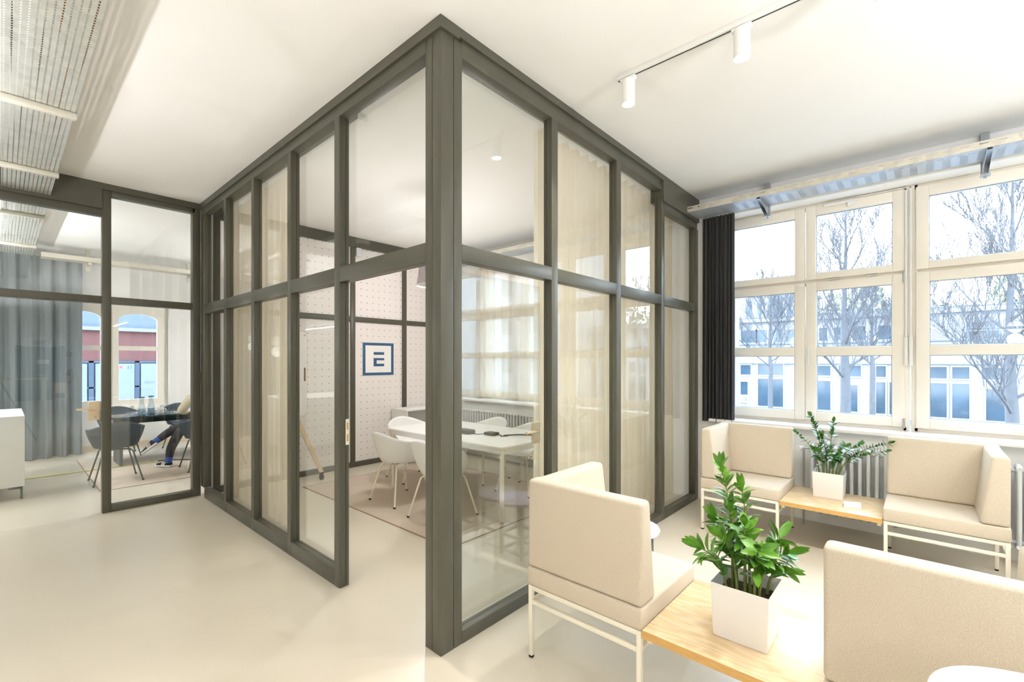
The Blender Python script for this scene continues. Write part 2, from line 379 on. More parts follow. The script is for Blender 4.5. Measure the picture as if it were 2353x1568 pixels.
# --- partition on the left (plane x=0), glazed in green timber
def post(b, x0, y0, x1, y1, z0=0, z1=3.34): b.box(x0, y0, z0, x1, y1, z1)
wl = struct('wall_glazed_left')
FZ = 3.336
B().box(-0.014, -0.014, FZ, 0.12, YB, H).done('fascia', M['greenh'], wl)
B().box(0, 0.135, 3.262, 0.072, YB, FZ).done('head_rail', M['greenh'], wl, bevel=0.002)
# corner post built of three boards with shadow gaps
cp = B(); cp.box(0.0, 0.0, 0, 0.088, 0.072, FZ)
cp.box(0.001, 0.076, 0, 0.07, 0.135, FZ); cp.box(0.092, 0.001, 0, 0.15, 0.07, FZ); cp.box(0.05, 0.05, 0, 0.09, 0.09, FZ); cp.box(0.02, 0.06, 0, 0.068, 0.09, FZ); cp.box(0.06, 0.02, 0, 0.11, 0.068, FZ)
cp.done('corner_post', M['green'], wl, bevel=0.002)
LP = [(1.091, 1.165), (1.886, 1.954), (2.695, 2.761), (3.48, 3.55), (4.235, YB)]
for k, (a, c) in enumerate(LP):
    p = B(); p.box(0, a, 0 if k == 0 else 0.112, 0.046, c, 3.262); p.box(0.050, a + 0.002, 0 if k == 0 else 0.112, 0.072, c - 0.002, 3.262); p.box(0.02, a + 0.008, 0 if k == 0 else 0.112, 0.070, c - 0.008, 3.262)
    p.done('post', M['green'], wl, bevel=0.002)
bays = [(0.135, 1.091), (1.165, 1.886), (1.954, 2.695), (2.761, 3.48), (3.55, 4.235)]
for k, (a, c) in enumerate(bays):
    B().box(0.0, a, 2.115, 0.046, c, 2.222).box(0.050, a, 2.117, 0.072, c, 2.220).box(0.02, a, 2.122, 0.070, c, 2.215).done('transom', M['green'], wl, bevel=0.002)
    if k: 
        B().box(0.0, a - (0.0 if k == 1 else 0.0), 0, 0.046, c, 0.112).box(0.050, a, 0, 0.072, c, 0.110).box(0.02, a, 0, 0.070, c, 0.106).done('base_rail', M['green'], wl, bevel=0.002)
        B().box(0.061, a - 0.006, 0.105, 0.067, c + 0.006, 2.125).done('glass_pane', M['glass'], wl)
    B().box(0.061, a - 0.006, 2.21, 0.067, c + 0.006, 3.27).done('glass_pane', M['glass'], wl)
for k, (a, c) in enumerate(LP[1:4]):
    B().box(0.0, a, 0, 0.072, c, 0.112).done('base_rail', M['green'], wl)
# strike plate in the first post
sp = B().box(0.046, 1.0885, 0.985, 0.070, 1.0925, 1.165).done('strike_plate', M['steel'], wl)
B().box(0.052, 1.0878, 1.01, 0.064, 1.089, 1.06).box(0.052, 1.0878, 1.09, 0.064, 1.089, 1.14).done('keeper', M['brass'], sp)

# --- partition on the right (plane y=0)
wrr = struct('wall_glazed_right')
XE = 3.722
B().box(0.12, -0.014, FZ + 0.012, 2.78, 0.12, H).done('fascia', M['greenh'], wrr)
B().box(2.78, -0.014, 3.144, 3.76, 0.12, H).done('fascia', M['greenh'], wrr)
B().box(0.15, 0, 3.25, 2.78, 0.072, FZ + 0.012).done('head_rail', M['greenh'], wrr, bevel=0.002)
B().box(2.835, 0, 3.065, XE, 0.072, 3.144).done('head_rail', M['greenh'], wrr, bevel=0.002)
RP = [(0.976, 1.047), (1.877, 1.952), (2.763, 2.835), (3.66, XE + 0.03)]
for (a, c) in RP:
    zt = 3.25 if a < 2.7 else (3.2 if a < 3 else 3.065)
    p = B(); p.box(a, 0, 0.112 if a < 3.6 else 0, c, 0.046, zt); p.box(a + 0.002, 0.050, 0.112 if a < 3.6 else 0, c - 0.002, 0.072, zt); p.box(a + 0.008, 0.02, 0.112 if a < 3.6 else 0, c - 0.008, 0.070, zt)
    p.done('post', M['green'], wrr, bevel=0.002)
rb = [(0.15, 0.976), (1.047, 1.877), (1.952, 2.763), (2.835, 3.66)]
for k, (a, c) in enumerate(rb):
    zt = 3.26 if k < 3 else 3.07
    B().box(a, 0, 2.128, c, 0.046, 2.219).box(a, 0.050, 2.13, c, 0.072, 2.217).box(a, 0.02, 2.135, c, 0.070, 2.212).done('transom', M['green'], wrr, bevel=0.002)
    B().box(a, 0, 0, c, 0.046, 0.072).box(a, 0.050, 0, c, 0.072, 0.070).box(a, 0.02, 0, c, 0.070, 0.066).done('base_rail', M['green'], wrr, bevel=0.002)
    B().box(a - 0.006, 0.061, 0.065, c + 0.006, 0.067, 2.14).done('glass_pane', M['glass'], wrr)
    B().box(a - 0.006, 0.061, 2.21, c + 0.006, 0.067, zt).done('glass_pane', M['glass'], wrr)
for (a, c) in RP[:3]: B().box(a, 0.0, 0, c, 0.072, 0.112).done('base_rail', M['green'], wrr)

# --- glazed front of the back room (plane y=YB, x<0)
wf = struct('wall_glazed_front')
B().box(-0.863, YB - 0.012, 3.335, 0, YB + 0.1, H).done('fascia', M['greenh'], wf)
B().box(XL, YB - 0.014, 3.135, -0.863, YB + 0.1, H).done('fascia', M['greenh'], wf)
B().box(-0.79, YB, 3.285, -0.06, YB + 0.1, 3.335).done('head_rail', M['greenh'], wf, bevel=0.002)
B().box(XL, YB, 3.065, -0.863, YB + 0.1, 3.135).done('head_rail', M['greenh'], wf, bevel=0.002)
for (a, c) in ((-0.863, -0.792), (-0.08, 0.0), (-2.02, -1.95), (-3.9, -3.82)):
    z1 = 3.335 if a > -1 else 3.065
    B().box(a, YB, 0, c, YB + 0.1, z1).done('post', M['green'], wf, bevel=0.002)
for (a, c) in ((-0.792, -0.08), (-1.95, -0.863), (-3.82, -2.02)):
    B().box(a, YB, 2.165, c, YB + 0.1, 2.238).done('transom', M['green'], wf, bevel=0.002)
    B().box(a - 0.005, YB + 0.045, 2.23, c + 0.005, YB + 0.053, 3.3 if a > -0.8 else 3.08).done('glass_pane', M['glass'], wf)
B().box(-0.792, YB, 0, -0.08, YB + 0.1, 0.07).done('base_rail', M['green'], wf, bevel=0.002)
B().box(-0.797, YB + 0.045, 0.065, -0.075, YB + 0.053, 2.17).done('glass_pane', M['glass'], wf)
B().box(-3.825, YB + 0.045, 0.0, -2.015, YB + 0.053, 2.17).done('glass_pane', M['glass'], wf)
# frameless glass door leaf with lever handle
d1 = struct('door_1')
B().box(-1.945, YB + 0.045, 0.008, -0.87, YB + 0.055, 2.16).done('glass_leaf', M['glass'], d1)
hb = B(); hb.box(-0.965, YB + 0.02, 0.965, -0.872, YB + 0.08, 1.155)
ho = hb.done('lock_case', M['birch'], d1, bevel=0.012)
B().tube([(-0.93, YB + 0.02, 1.085), (-0.93, YB - 0.035, 1.085)], 0.010).box(-1.06, YB - 0.045, 1.076, -0.915, YB - 0.028, 1.096).done('lever', M['birch'], ho, bevel=0.003)
B().tube([(-0.915, YB + 0.019, 1.0), (-0.915, YB + 0.012, 1.0)], 0.011).done('keyhole', M['chrome'], ho)

# --- pegboard wall (y=YB, x>0)
wb = struct('wall_pegboard')
B().box(0.12, YB, 0, XW, YB + 0.12, H).done('board', M['peg'], wb, loc=(0, 0, 0))
B().box(0.12, YB - 0.04, 3.255, XW, YB, H).done('fascia', M['greenh'], wb)
for (a, c) in ((0.12, 0.19), (0.97, 1.04), (1.872, 1.941), (2.772, 2.846), (3.6, 3.67)):
    B().box(a, YB - 0.03, 0.07, c, YB, 3.255).done('post', M['green'], wb, bevel=0.003)
B().box(0.19, YB - 0.025, 2.15, 3.7, YB, 2.228).done('transom', M['green'], wb, bevel=0.003)
B().box(0.12, YB - 0.028, 0, 3.75, YB, 0.075).done('base_rail', M['green'], wb, bevel=0.003)
# --- far wall of the back room with an arched window opening
fx0, fx1, fz0, fz1 = -1.03, 0.60, 0.70, 2.68
fw = B()
fw.box(XL, YR, 0, fx0, YR + 0.3, H); fw.box(fx1, YR, 0, XW, YR + 0.3, H); fw.box(fx0, YR, 0, fx1, YR + 0.3, fz0); fw.box(fx0, YR, fz1, fx1, YR + 0.3, H)
st(fw.done('wall_far', M['wall']))
st(B().box(XL, YR - 0.015, 0, XW, YR, 0.09).done('baseboard_far', mat('beige_base', rgb(226, 210, 184), 0.5)))
w8 = struct('window_8')
yw = YR + 0.12
B().box(fx0, yw, fz0, fx0 + 0.05, yw + 0.08, fz1).box(fx1 - 0.05, yw, fz0, fx1, yw + 0.08, fz1).box(fx0, yw, fz1 - 0.06, fx1, yw + 0.08, fz1).box(fx0, yw - 0.03, fz0, fx1, yw + 0.08, fz0 + 0.06).box(-0.26, yw, fz0, -0.205, yw + 0.08, fz1).done('frame', M['cream'], w8, bevel=0.004)
for (a, c) in ((-0.98, -0.258), (-0.212, 0.552)):
    ga, gc = a + 0.085, c - 0.115; z0, z1 = fz0 + 0.06, fz1 - 0.06
    s = B(); y0, y1 = yw - 0.02, yw + 0.05
    s.box(a, y0, z0, ga, y1, z1).box(gc, y0, z0, c, y1, z1).box(ga, y0, z0, gc, y1, 0.86).box(ga, y0, 1.765, gc, y1, 1.845)
    n = 14; base = 2.30; top = 2.445
    for k in range(n):
        xa = ga + (gc - ga) * k / n; xb = ga + (gc - ga) * (k + 1) / n
        f = lambda x: base + (top - base) * math.sqrt(max(0, 1 - ((x - (ga + gc) / 2) / ((gc - ga) / 2 + 0.02)) ** 2))
        s.prism([(xa, f(xa)), (xb, f(xb)), (xb, z1), (xa, z1)], 'y', y0, y1)
    so = s.done('sash', M['cream'], w8)
    for (g0, g1) in ((0.86, 1.765), (1.845, z1)):
        B().box(ga, yw + 0.02, g0, gc, yw + 0.026, g1).done('glass_pane', M['wglass'], so)
B().box(-0.24, yw - 0.045, 1.24, -0.225, yw - 0.033, 1.37).box(-0.245, yw - 0.035, 1.33, -0.22, yw - 0.02, 1.4).done('handle', M['plastic'], w8, bevel=0.003)

# --- rear wall of the hall: teal double door seen reflected in the glass
d2 = struct('door_2')
yy = YH + 0.03
B().box(-1.2, YH, 0, 0.18, yy - 0.01, 2.18).done('frame', M['teal'], d2)
for a in (-1.14, -0.5): 
    B().box(a, yy - 0.01, 0.01, a + 0.62, yy + 0.03, 2.12).done('leaf', M['teal'], d2, bevel=0.003)
B().box(-0.6, yy + 0.03, 0.98, -0.45, yy + 0.07, 1.02).done('handle', M['chrome'], d2)

# ================================================================ CEILING SERVICES
# left perforated tray, running away along the ceiling
tl = thing('cable_tray', 'wide perforated galvanised cable tray hung under the ceiling at the upper left', 'cable tray')
x0, x1, y0, y1 = -1.556, -1.238, -6.0, 8.15
B().quad((x0, y0, 3.17), (x1, y0, 3.17), (x1, y1, 3.17), (x0, y1, 3.17)).done('tray_bottom', M['trayL'], tl, solid=0.0015)
for x in (x0, x1):
    B().quad((x, y0, 3.17), (x, y1, 3.17), (x, y1, 3.23), (x, y0, 3.23)).done('tray_side', M['trayLs'], tl, solid=0.0015)
for y in (-4.2, -1.9, 0.3, 2.16, 3.56, 5.3, 7.2):
    b = B(); b.box(x0 - 0.03, y, 3.128, x1 + 0.012, y + 0.045, 3.168)
    br = b.done('support_rung', M['galvp'], tl, bevel=0.006)
    for x in (x0 - 0.02, x1 + 0.006): B().tube([(x, y + 0.022, 3.12), (x, y + 0.022, 3.4)], 0.004, 6).done('hanger_rod', M['chrome'], br)
cb = B(); random.seed(3)
for k, (xx, cc) in enumerate(((-1.27, 0), (-1.30, 0), (-1.36, 0))):
    pts = [(xx + 0.012 * math.sin(j * 0.7 + k), y0 + j * 0.35, 3.184 + 0.004 * k) for j in range(40)]
    cb.tube(pts, 0.006, 6)
tag(cb.done('orange_cable', mat('orange_cable', rgb(206, 116, 58), 0.5), smooth=60), 'orange cables lying in the upper left ceiling tray', 'cable')
cb = B()
for k, xx in enumerate((-1.42, -1.46, -1.50, -1.52)):
    cb.tube([(xx + 0.01 * math.sin(j * 0.6 + k * 2), y0 + j * 0.35, 3.184 + 0.003 * k) for j in range(40)], 0.005, 6)
tag(cb.done('grey_cable', mat('grey_cable', rgb(120, 118, 112), 0.5), smooth=60), 'grey cables lying side by side in the upper left ceiling tray', 'cable')

def tray_right(name, y0, y1, label):
    t = thing(name, label, 'cable tray')
    xa, xb = 3.375, 3.685; z = 3.172
    B().quad((xa, y0, z), (xb, y0, z), (xb, y1, z), (xa, y1, z)).done('tray_bottom', M['slot'], t, solid=0.0015)
    B().quad((xb, y0, z), (xb, y1, z), (xb, y1, z + 0.06), (xb, y0, z + 0.06)).done('tray_side', M['galvp'], t, solid=0.0015)
    B().quad((xa, y0, z), (xa, y1, z), (xa, y1, z + 0.058), (xa, y0, z + 0.058)).done('tray_side', M['lip'], t, solid=0.002)
    return t
tr = tray_right('cable_tray', -15.2, -0.02, 'slotted galvanised cable tray on brackets above the windows at the upper right')
tr2 = tray_right('cable_tray', 0.33, 4.33, 'slotted cable tray above the windows inside the meeting room')
def bracket(y, lab):
    t = thing('tray_bracket', lab, 'bracket', group='brackets carrying the window-side cable tray')
    B().box(3.69, y - 0.025, 3.06, 3.70, y + 0.025, 3.395).box(3.70, y - 0.025, 3.06, 3.742, y - 0.021, 3.395).box(3.70, y + 0.021, 3.06, 3.742, y + 0.025, 3.395).done('post', M['galv'], t)
    B().prism([(3.36, 3.168), (3.69, 3.168), (3.69, 3.075), (3.66, 3.07), (3.36, 3.15)], 'y', y - 0.018, y - 0.015).prism([(3.36, 3.168), (3.69, 3.168), (3.69, 3.075), (3.66, 3.07), (3.36, 3.15)], 'y', y + 0.015, y + 0.018).box(3.36, y - 0.018, 3.145, 3.69, y + 0.018, 3.15).done('arm', M['galv'], t)
    B().box(3.68, y - 0.03, 3.055, 3.742, y + 0.03, 3.065).tube([(3.72, y, 3.04), (3.72, y, 3.06)], 0.01, 6).done('foot_plate', M['chrome'], t)
    return t
bracket(-0.715, 'galvanised bracket under the cable tray beside the charcoal curtain')
bracket(-2.28, 'galvanised bracket under the cable tray at the right photo edge')
bracket(1.9, 'galvanised tray bracket inside the meeting room behind the first pane')
# far tray in the back room
tf = thing('cable_tray', 'pale cable tray crossing above the arched window of the back room', 'cable tray')
B().quad((-1.15, 8.1, 3.17), (3.6, 8.1, 3.17), (3.6, 8.35, 3.17), (-1.15, 8.35, 3.17)).done('tray_bottom', M['galvp'], tf, solid=0.002)
B().quad((-1.15, 8.1, 3.17), (3.6, 8.1, 3.17), (3.6, 8.1, 3.24), (-1.15, 8.1, 3.24)).done('tray_side', M['galvp'], tf, solid=0.002)
for x in (-0.6, 0.8): B().box(x - 0.03, 8.36, 3.05, x + 0.03, 8.40, 3.4).box(x - 0.02, 8.08, 3.12, x + 0.02, 8.38, 3.16).done('hanger', M['galvp'], tf)

# track lighting
tk = thing('lighting_track', 'white ceiling lighting track with black slot running to the photo top', 'lighting track')
B().box(1.075, -7.5, 3.368, 1.112, -0.44, 3.4).done('rail', M['plastic'], tk, bevel=0.002)
B().box(1.0895, -7.5, 3.3665, 1.0975, -0.445, 3.369).done('slot', M['black'], tk)
def spot(x, y, lab, power=SPOT_W, aim=(0, 0), blend=1.0, size=125):
    t = thing('track_spotlight', lab, 'spotlight', (x, y, 3.366), group='white cylindrical spotlights on the ceiling track')
    B().box(-0.016, -0.05, -0.018, 0.016, 0.05, 0).done('adapter', M['plastic'], t, bevel=0.002)
    b = B().lathe([(0.041, -0.17), (0.041, -0.02), (0.038, -0.017)], 28, capb=False); b.lathe([(0.041, -0.17), (0.037, -0.168), (0.037, -0.155)], 28, capb=False, capt=False)
    b.done('housing', M['plastic'], t, smooth=40)
    B().lathe([(0.036, -0.158), (0.036, -0.156)], 28).done('lens', M['bulb'], t)
    ld = bpy.data.lights.new('spot_beam', 'SPOT'); ld.energy = power; ld.color = WARM; ld.spot_size = math.radians(size); ld.spot_blend = blend; ld.shadow_soft_size = 0.03
    lo = bpy.data.objects.new('spot_beam', ld); COL.objects.link(lo); lo.parent = t; lo.location = (0, 0, -0.175); lo.rotation_euler = (aim[0], aim[1], 0)
    return t
spot(1.095, -0.515, 'white track spotlight nearest the green glass corner')
spot(1.095, -1.18, 'white track spotlight in the middle of the three in view')
spot(1.095, -1.78, 'white track spotlight cut by the photo top edge')
spot(1.095, -2.6, 'white track spotlight just past the photo top edge')
spot(1.095, -3.5, 'white track spotlight furthest along the ceiling track, outside the frame')

def uplight(x, y, z, L, power, lab, along='y', down=0.08, col=(0.92, 0.94, 1.0)):  # added fill lamps, kept out of view, to brighten ceilings and rooms
    """invented slim suspended profile lighting the ceiling, with a little light downwards"""
    t = thing('fill_uplight', lab, 'pendant lamp', (x, y, z), 0 if along == 'y' else PI / 2, 'added linear uplights for fill light')
    B().box(-0.04, -L / 2, -0.02, 0.04, L / 2, 0.02).done('profile', M['plastic'], t, bevel=0.003)
    B().box(-0.032, -L / 2 + 0.01, 0.0205, 0.032, L / 2 - 0.01, 0.023).done('diffuser', mat('diffuser', (1, 1, 1, 1), 0.5, emit=(1, 0.94, 0.86, 1), estr=4), t)
    for q in (-L / 2 + 0.1, L / 2 - 0.1): B().tube([(0, q, 0.02), (0, q, H - z)], 0.0015, 6).done('wire', M['chrome'], t)
    for k, (pw, dz, rx) in enumerate(((power, 0.03, PI), (power * down, -0.03, 0))):
        ld = bpy.data.lights.new('fill_light', 'AREA'); ld.shape = 'RECTANGLE'; ld.size = 0.07; ld.size_y = L - 0.02; ld.energy = pw; ld.color = col
        lo = bpy.data.objects.new('fill_light', ld); COL.objects.link(lo); lo.parent = t; lo.location = (0, 0, dz); lo.rotation_euler = (rx, 0, 0)
    return t
uplight(-2.2, -3.4, 2.15, 1.8, UP_W, 'added fill uplight left of the camera')
uplight(-2.28, 2.0, 2.05, 1.8, UP_W * 0.26, 'added fill uplight left of the perforated tray')
uplight(0.4, -4.0, 2.5, 1.8, UP_W * 1.35, 'added fill uplight behind the camera')
uplight(2.3, -4.6, 2.4, 1.8, UP_W * 0.26, 'added fill uplight near the windows behind the camera')
uplight(-2.0, -9.5, 2.6, 2.5, UP_W, 'added fill uplight deep in the hall')
uplight(1.7, 6.6, 2.9, 1.8, UP_W * 0.52, 'added fill uplight over the far side of the petrol table', down=0.9)
uplight(-2.2, 6.4, 2.2, 1.8, UP_W * 0.52, 'added fill uplight over the sideboard in the back room', down=0.8)

def globe(x, y, z, power, lab, r=0.11):
    t = thing('globe_pendant', lab, 'pendant lamp', (x, y, z), group='opal globe pendants of the hall')
    B().lathe([(r * math.sin(a) + 0.0001, -r * math.cos(a)) for a in [PI * i / 14 for i in range(15)]], 24, capb=False, capt=False).done('globe', mat('opal_glow', (1, 1, 1, 1), 0.3, emit=(1, 0.9, 0.76, 1), estr=6), t, smooth=80)
    B().tube([(0, 0, r), (0, 0, H - z)], 0.004, 6).lathe([(0.05, H - z - 0.03), (0.05, H - z)], 16).done('cord', M['black'], t)
    ld = bpy.data.lights.new('globe_light', 'POINT'); ld.energy = power; ld.color = WARM; ld.shadow_soft_size = r
    g = bpy.data.objects.new('globe_light', ld); COL.objects.link(g); g.parent = t; g.location = (0, 0, -r - 0.12)
    return t
globe(-2.35, 0.2, 2.0, PENDANT_W, 'opal globe pendant left of the ceiling tray, outside the frame')
globe(-3.0, -3.2, 2.2, PENDANT_W, 'added opal globe fill lamp behind the camera')  # extra globe added as unseen fill for the hall
globe(-2.6, 6.2, 2.2, PENDANT_W * 0.8, 'added opal globe fill lamp over the cabinet in the back room')  # extra globe added out of view to light the back room

# ================================================================ SOFAS, TABLES, POTS
SD = 0.63; SW = 0.65
def sofa(label, x, y, rz, flip):
    """local: back along x=0 (faces +x), seat runs y 0..-SW, arm at y=0 (flip: arm at y=-SW)"""
    t = thing('lounge_seat', label, 'lounge seat', (x, y, 0), rz, 'oatmeal corner lounge seats')
    f = (lambda v: -SW - v) if flip else (lambda v: v)
    def bx(b, xa, ya, za, xb, yb, zb):
        ya, yb = sorted((f(ya), f(yb))); return b.box(xa, ya, za, xb, yb, zb)
    g = 0.024
    for (lx, ly) in ((0.004, -0.004), (0.004, -SW + g + 0.004), (SD - g - 0.004, -0.004), (SD - g - 0.004, -SW + g + 0.004)):
        lg = bx(B(), lx, ly - g, 0.012, lx + g, ly, 0.385).done('leg', M['steel'], t, bevel=0.003)
        bx(B(), lx + 0.002, ly - g + 0.002, 0.0, lx + g - 0.002, ly - 0.002, 0.014).done('foot_cap', M['rubber'], lg)
    fr = B()
    bx(fr, 0.005, -0.005 - g, 0.36, SD - 0.005, -0.005, 0.384); bx(fr, 0.005, -SW + 0.005, 0.36, SD - 0.005, -SW + 0.005 + g, 0.384)
    bx(fr, 0.005, -SW + 0.005, 0.36, 0.005 + g, -0.005, 0.384); bx(fr, SD - 0.005 - g, -SW + 0.005, 0.36, SD - 0.005, -0.005, 0.384)
    fr.done('seat_rail', M['steel'], t, bevel=0.002)
    s = B()
    bx(s, 0.006, -SW + 0.02, 0.285, 0.006 + g - 0.004, -0.02, 0.307); bx(s, SD - 0.026, -SW + 0.02, 0.285, SD - 0.006, -0.02, 0.307)
    bx(s, 0.02, -0.026, 0.285, SD - 0.02, -0.006, 0.307); bx(s, 0.02, -SW + 0.006, 0.285, SD - 0.02, -SW + 0.026, 0.307)
    s.done('stretcher', M['steel'], t, bevel=0.002)
    bx(B(), 0, -SW, 0.386, SD, 0, 0.482).done('seat_cushion', M['fabric'], t, bevel=0.012, seg=3)
    # back: wedge, thicker at the foot
    yb0, yb1 = f(-SW), f(0)
    ya, yb = min(yb0, yb1), max(yb0, yb1)
    B().prism([(0.004, 0.483), (0.145, 0.483), (0.09, 0.945), (0.004, 0.945)], 'y', ya, yb).done('backrest', M['fabric'], t, bevel=0.02, seg=4)
    # arm wedge at y=0 side, from back to front
    if not flip: pts = [(-0.003, 0.484), (-0.145, 0.484), (-0.09, 0.941), (-0.003, 0.941)]
    else: pts = [(-SW + 0.003, 0.484), (-SW + 0.145, 0.484), (-SW + 0.09, 0.941), (-SW + 0.003, 0.941)]
    B().prism(pts, 'x', 0.06, SD).done('arm_panel', M['fabric'], t, bevel=0.02, seg=4)
    return t
sofa('oatmeal corner seat beside the green glass corner, its back to the camera', 0.308, -0.338, 0, False)
sofa('oatmeal corner seat cut by the lower right photo corner', 0.308, -2.30, 0, True).children
bpy.data.objects['lounge_seat.001'].location = (0.308, -1.647, 0)
sofa('oatmeal corner seat under the window beside the charcoal curtain', 3.435, -1.010, PI, True)
bpy.data.objects['lounge_seat.002'].location = (3.435, -1.008, 0)
sofa('oatmeal corner seat against the right-hand radiator under the window', 3.435, -2.335, PI, False)
# rotated seats: shift so that they span the right y range
bpy.data.objects['lounge_seat.003'].location = (3.435, -2.335, 0)

def low_table(label, x0, x1, y0, y1):
    t = thing('low_table', label, 'low table', ((x0 + x1) / 2, (y0 + y1) / 2, 0))
    hx, hy = (x1 - x0) / 2, (y1 - y0) / 2
    B().box(-hx, -hy, 0.362, hx, hy, 0.398).done('table_top', M['oak'], t, bevel=0.002)
    for s in (-1, 1): B().box(s * hx - (0.0 if s > 0 else 0.0015), -hy, 0.3625, s * hx + (0.0015 if s > 0 else 0.0), hy, 0.3972).done('edge_lipping', M['lipping'], t)
    for s in (-1, 1): B().box(-hx + 0.03, s * (hy - 0.02) - 0.012, 0.336, hx - 0.03, s * (hy - 0.02) + 0.012, 0.3615).done('under_rail', M['steel'], t)
    return t
low_table('oak low table joining the two near seats, with the taller leafy plant', 0.308, 0.93, -1.645, -0.99)
low_table('oak low table between the two window seats, with a card on it', 2.80, 3.43, -1.683, -1.01)

def leaf(b, base, d, up, L, w, curl=0.25, fold=0.25):
    d = d.normalized(); s = d.cross(up).normalized(); n = s.cross(d).normalized()
    rows = []
    prof = [(0, 0.06), (0.18, 0.62), (0.42, 1.0), (0.68, 0.85), (0.88, 0.42), (1.0, 0.02)]
    for t, k in prof:
        c = base + d * (L * t) - n * (curl * L * t * t)
        rows.append([b.verts.new(c - s * w * k * 0.5 + n * fold * w * k * 0.5), b.verts.new(c), b.verts.new(c + s * w * k * 0.5 + n * fold * w * k * 0.5)])
    for i in range(len(rows) - 1):
        for j in range(2): b.faces.new((rows[i][j], rows[i][j + 1], rows[i + 1][j + 1], rows[i + 1][j]))

def potted(label, x, y, z, rz, pot, stems, leafm, seed, lw=0.032, ll=0.085):
    """pot=(half, height); stems: list of (base x,y, tip x,y,z, number of leaf pairs, leaf scale, bare fraction)"""
    random.seed(seed)
    t = thing('potted_plant', label, 'potted plant', (x, y, z), rz)
    h, ht = pot; k = 0.93
    p = B()
    p.hexa([(-h * k, -h * k, 0), (h * k, -h * k, 0), (h * k, h * k, 0), (-h * k, h * k, 0)], [(-h, -h, ht), (h, -h, ht), (h, h, ht), (-h, h, ht)])
    po = p.b; po.faces.ensure_lookup_table(); top = [f for f in po.faces if all(abs(v.co.z - ht) < 1e-5 for v in f.verts)]
    r = bmesh.ops.inset_region(po, faces=top, thickness=0.011)
    ex = bmesh.ops.extrude_face_region(po, geom=top); vs = [v for v in ex['geom'] if isinstance(v, bmesh.types.BMVert)]
    bmesh.ops.delete(po, geom=top, context='FACES_ONLY')
    for v in vs: v.co.z = ht - 0.07; v.co.x *= 0.97; v.co.y *= 0.97
    p.done('pot', M['white'], t, bevel=0.004, seg=3)
    B().box(-h * 0.88, -h * 0.88, ht - 0.085, h * 0.88, h * 0.88, ht - 0.055).done('soil', M['soil'], t)
    for (bx_, by_, tx, ty, tz, npair, sc, bare) in stems:
        P0 = Vector((bx_, by_, ht - 0.06)); P2 = Vector((tx, ty, tz)); P1 = Vector((bx_ * 0.9 + tx * 0.1, by_ * 0.9 + ty * 0.1, (ht + tz) / 2 + 0.04))
        cur = lambda u: P0 * (1 - u) ** 2 + P1 * 2 * u * (1 - u) + P2 * u * u
        n = 10
        so = B().tube([cur(i / n) for i in range(n + 1)], [0.0065 - 0.0045 * i / n for i in range(n + 1)], 7).done('stem', M['stem'], t, smooth=60)
        lb = B(); ph = random.uniform(0, PI)
        for i in range(npair):
            u = bare + (1 - bare) * (i + 0.5) / npair; c = cur(u); d = (cur(min(1, u + 0.03)) - cur(u - 0.03)).normalized()
            side = d.cross(Vector((0, 0, 1))) if abs(d.z) < 0.97 else Vector((1, 0, 0)); side.normalize()
            side.rotate(Matrix.Rotation(ph + i * 0.35 + random.uniform(-0.3, 0.3), 3, d))
            for s in (-1, 1):
                dd = side * s * random.uniform(0.75, 1.0) + d * random.uniform(0.35, 0.95) + Vector((random.uniform(-.15, .15), random.uniform(-.15, .15), random.uniform(-.15, .15)))
                L = ll * sc * random.uniform(0.8, 1.15) * (1 - 0.25 * u)
                upv = d if abs(dd.normalized().dot(d)) < 0.95 else Vector((0, 0, 1))
                leaf(lb.b, c, dd, upv, L, lw * sc * random.uniform(0.85, 1.2), random.uniform(0.05, 0.3), 0.3)
        for q in range(3):
            dd = (cur(1) - cur(0.93)).normalized() + Vector((random.uniform(-.4, .4), random.uniform(-.4, .4), 0.2)); leaf(lb.b, cur(1), dd, Vector((1, 0.2, 0)), ll * sc * 0.8, lw * sc * 0.8)
        lb.done('leaflets', leafm, so, smooth=70, recalc=False)
    return t
# axes: local x = world +x, y = world +y
potted('tall bushy green plant in a square white pot on the near oak table', 0.585, -1.335, 0.398, 0, (0.112, 0.228), [
    (-0.02, 0.03, -0.01, 0.10, 0.70, 16, 1.0, 0.42), (0.02, -0.01, 0.05, 0.03, 0.60, 12, 1.05, 0.38),
    (-0.05, 0.02, -0.10, 0.07, 0.42, 12, 1.15, 0.3), (0.03, 0.05, 0.06, 0.14, 0.44, 11, 1.1, 0.3), (-0.03, -0.04, -0.09, -0.07, 0.40, 11, 1.25, 0.25),
    (0.05, -0.04, 0.12, -0.10, 0.40, 11, 1.25, 0.3), (0.0, -0.05, 0.02, -0.15, 0.38, 11, 1.2, 0.3), (-0.06, 0.06, -0.12, 0.15, 0.36, 9, 1.2, 0.3),
    (0.07, 0.02, 0.15, 0.05, 0.34, 9, 1.1, 0.3), (-0.02, 0.0, -0.06, -0.01, 0.48, 12, 1.15, 0.3), (0.02, 0.06, 0.04, 0.08, 0.52, 12, 1.0, 0.3), (0.05, -0.07, 0.09, -0.13, 0.28, 7, 1.0, 0.3)], M['leaf'], 5, 0.029, 0.092)
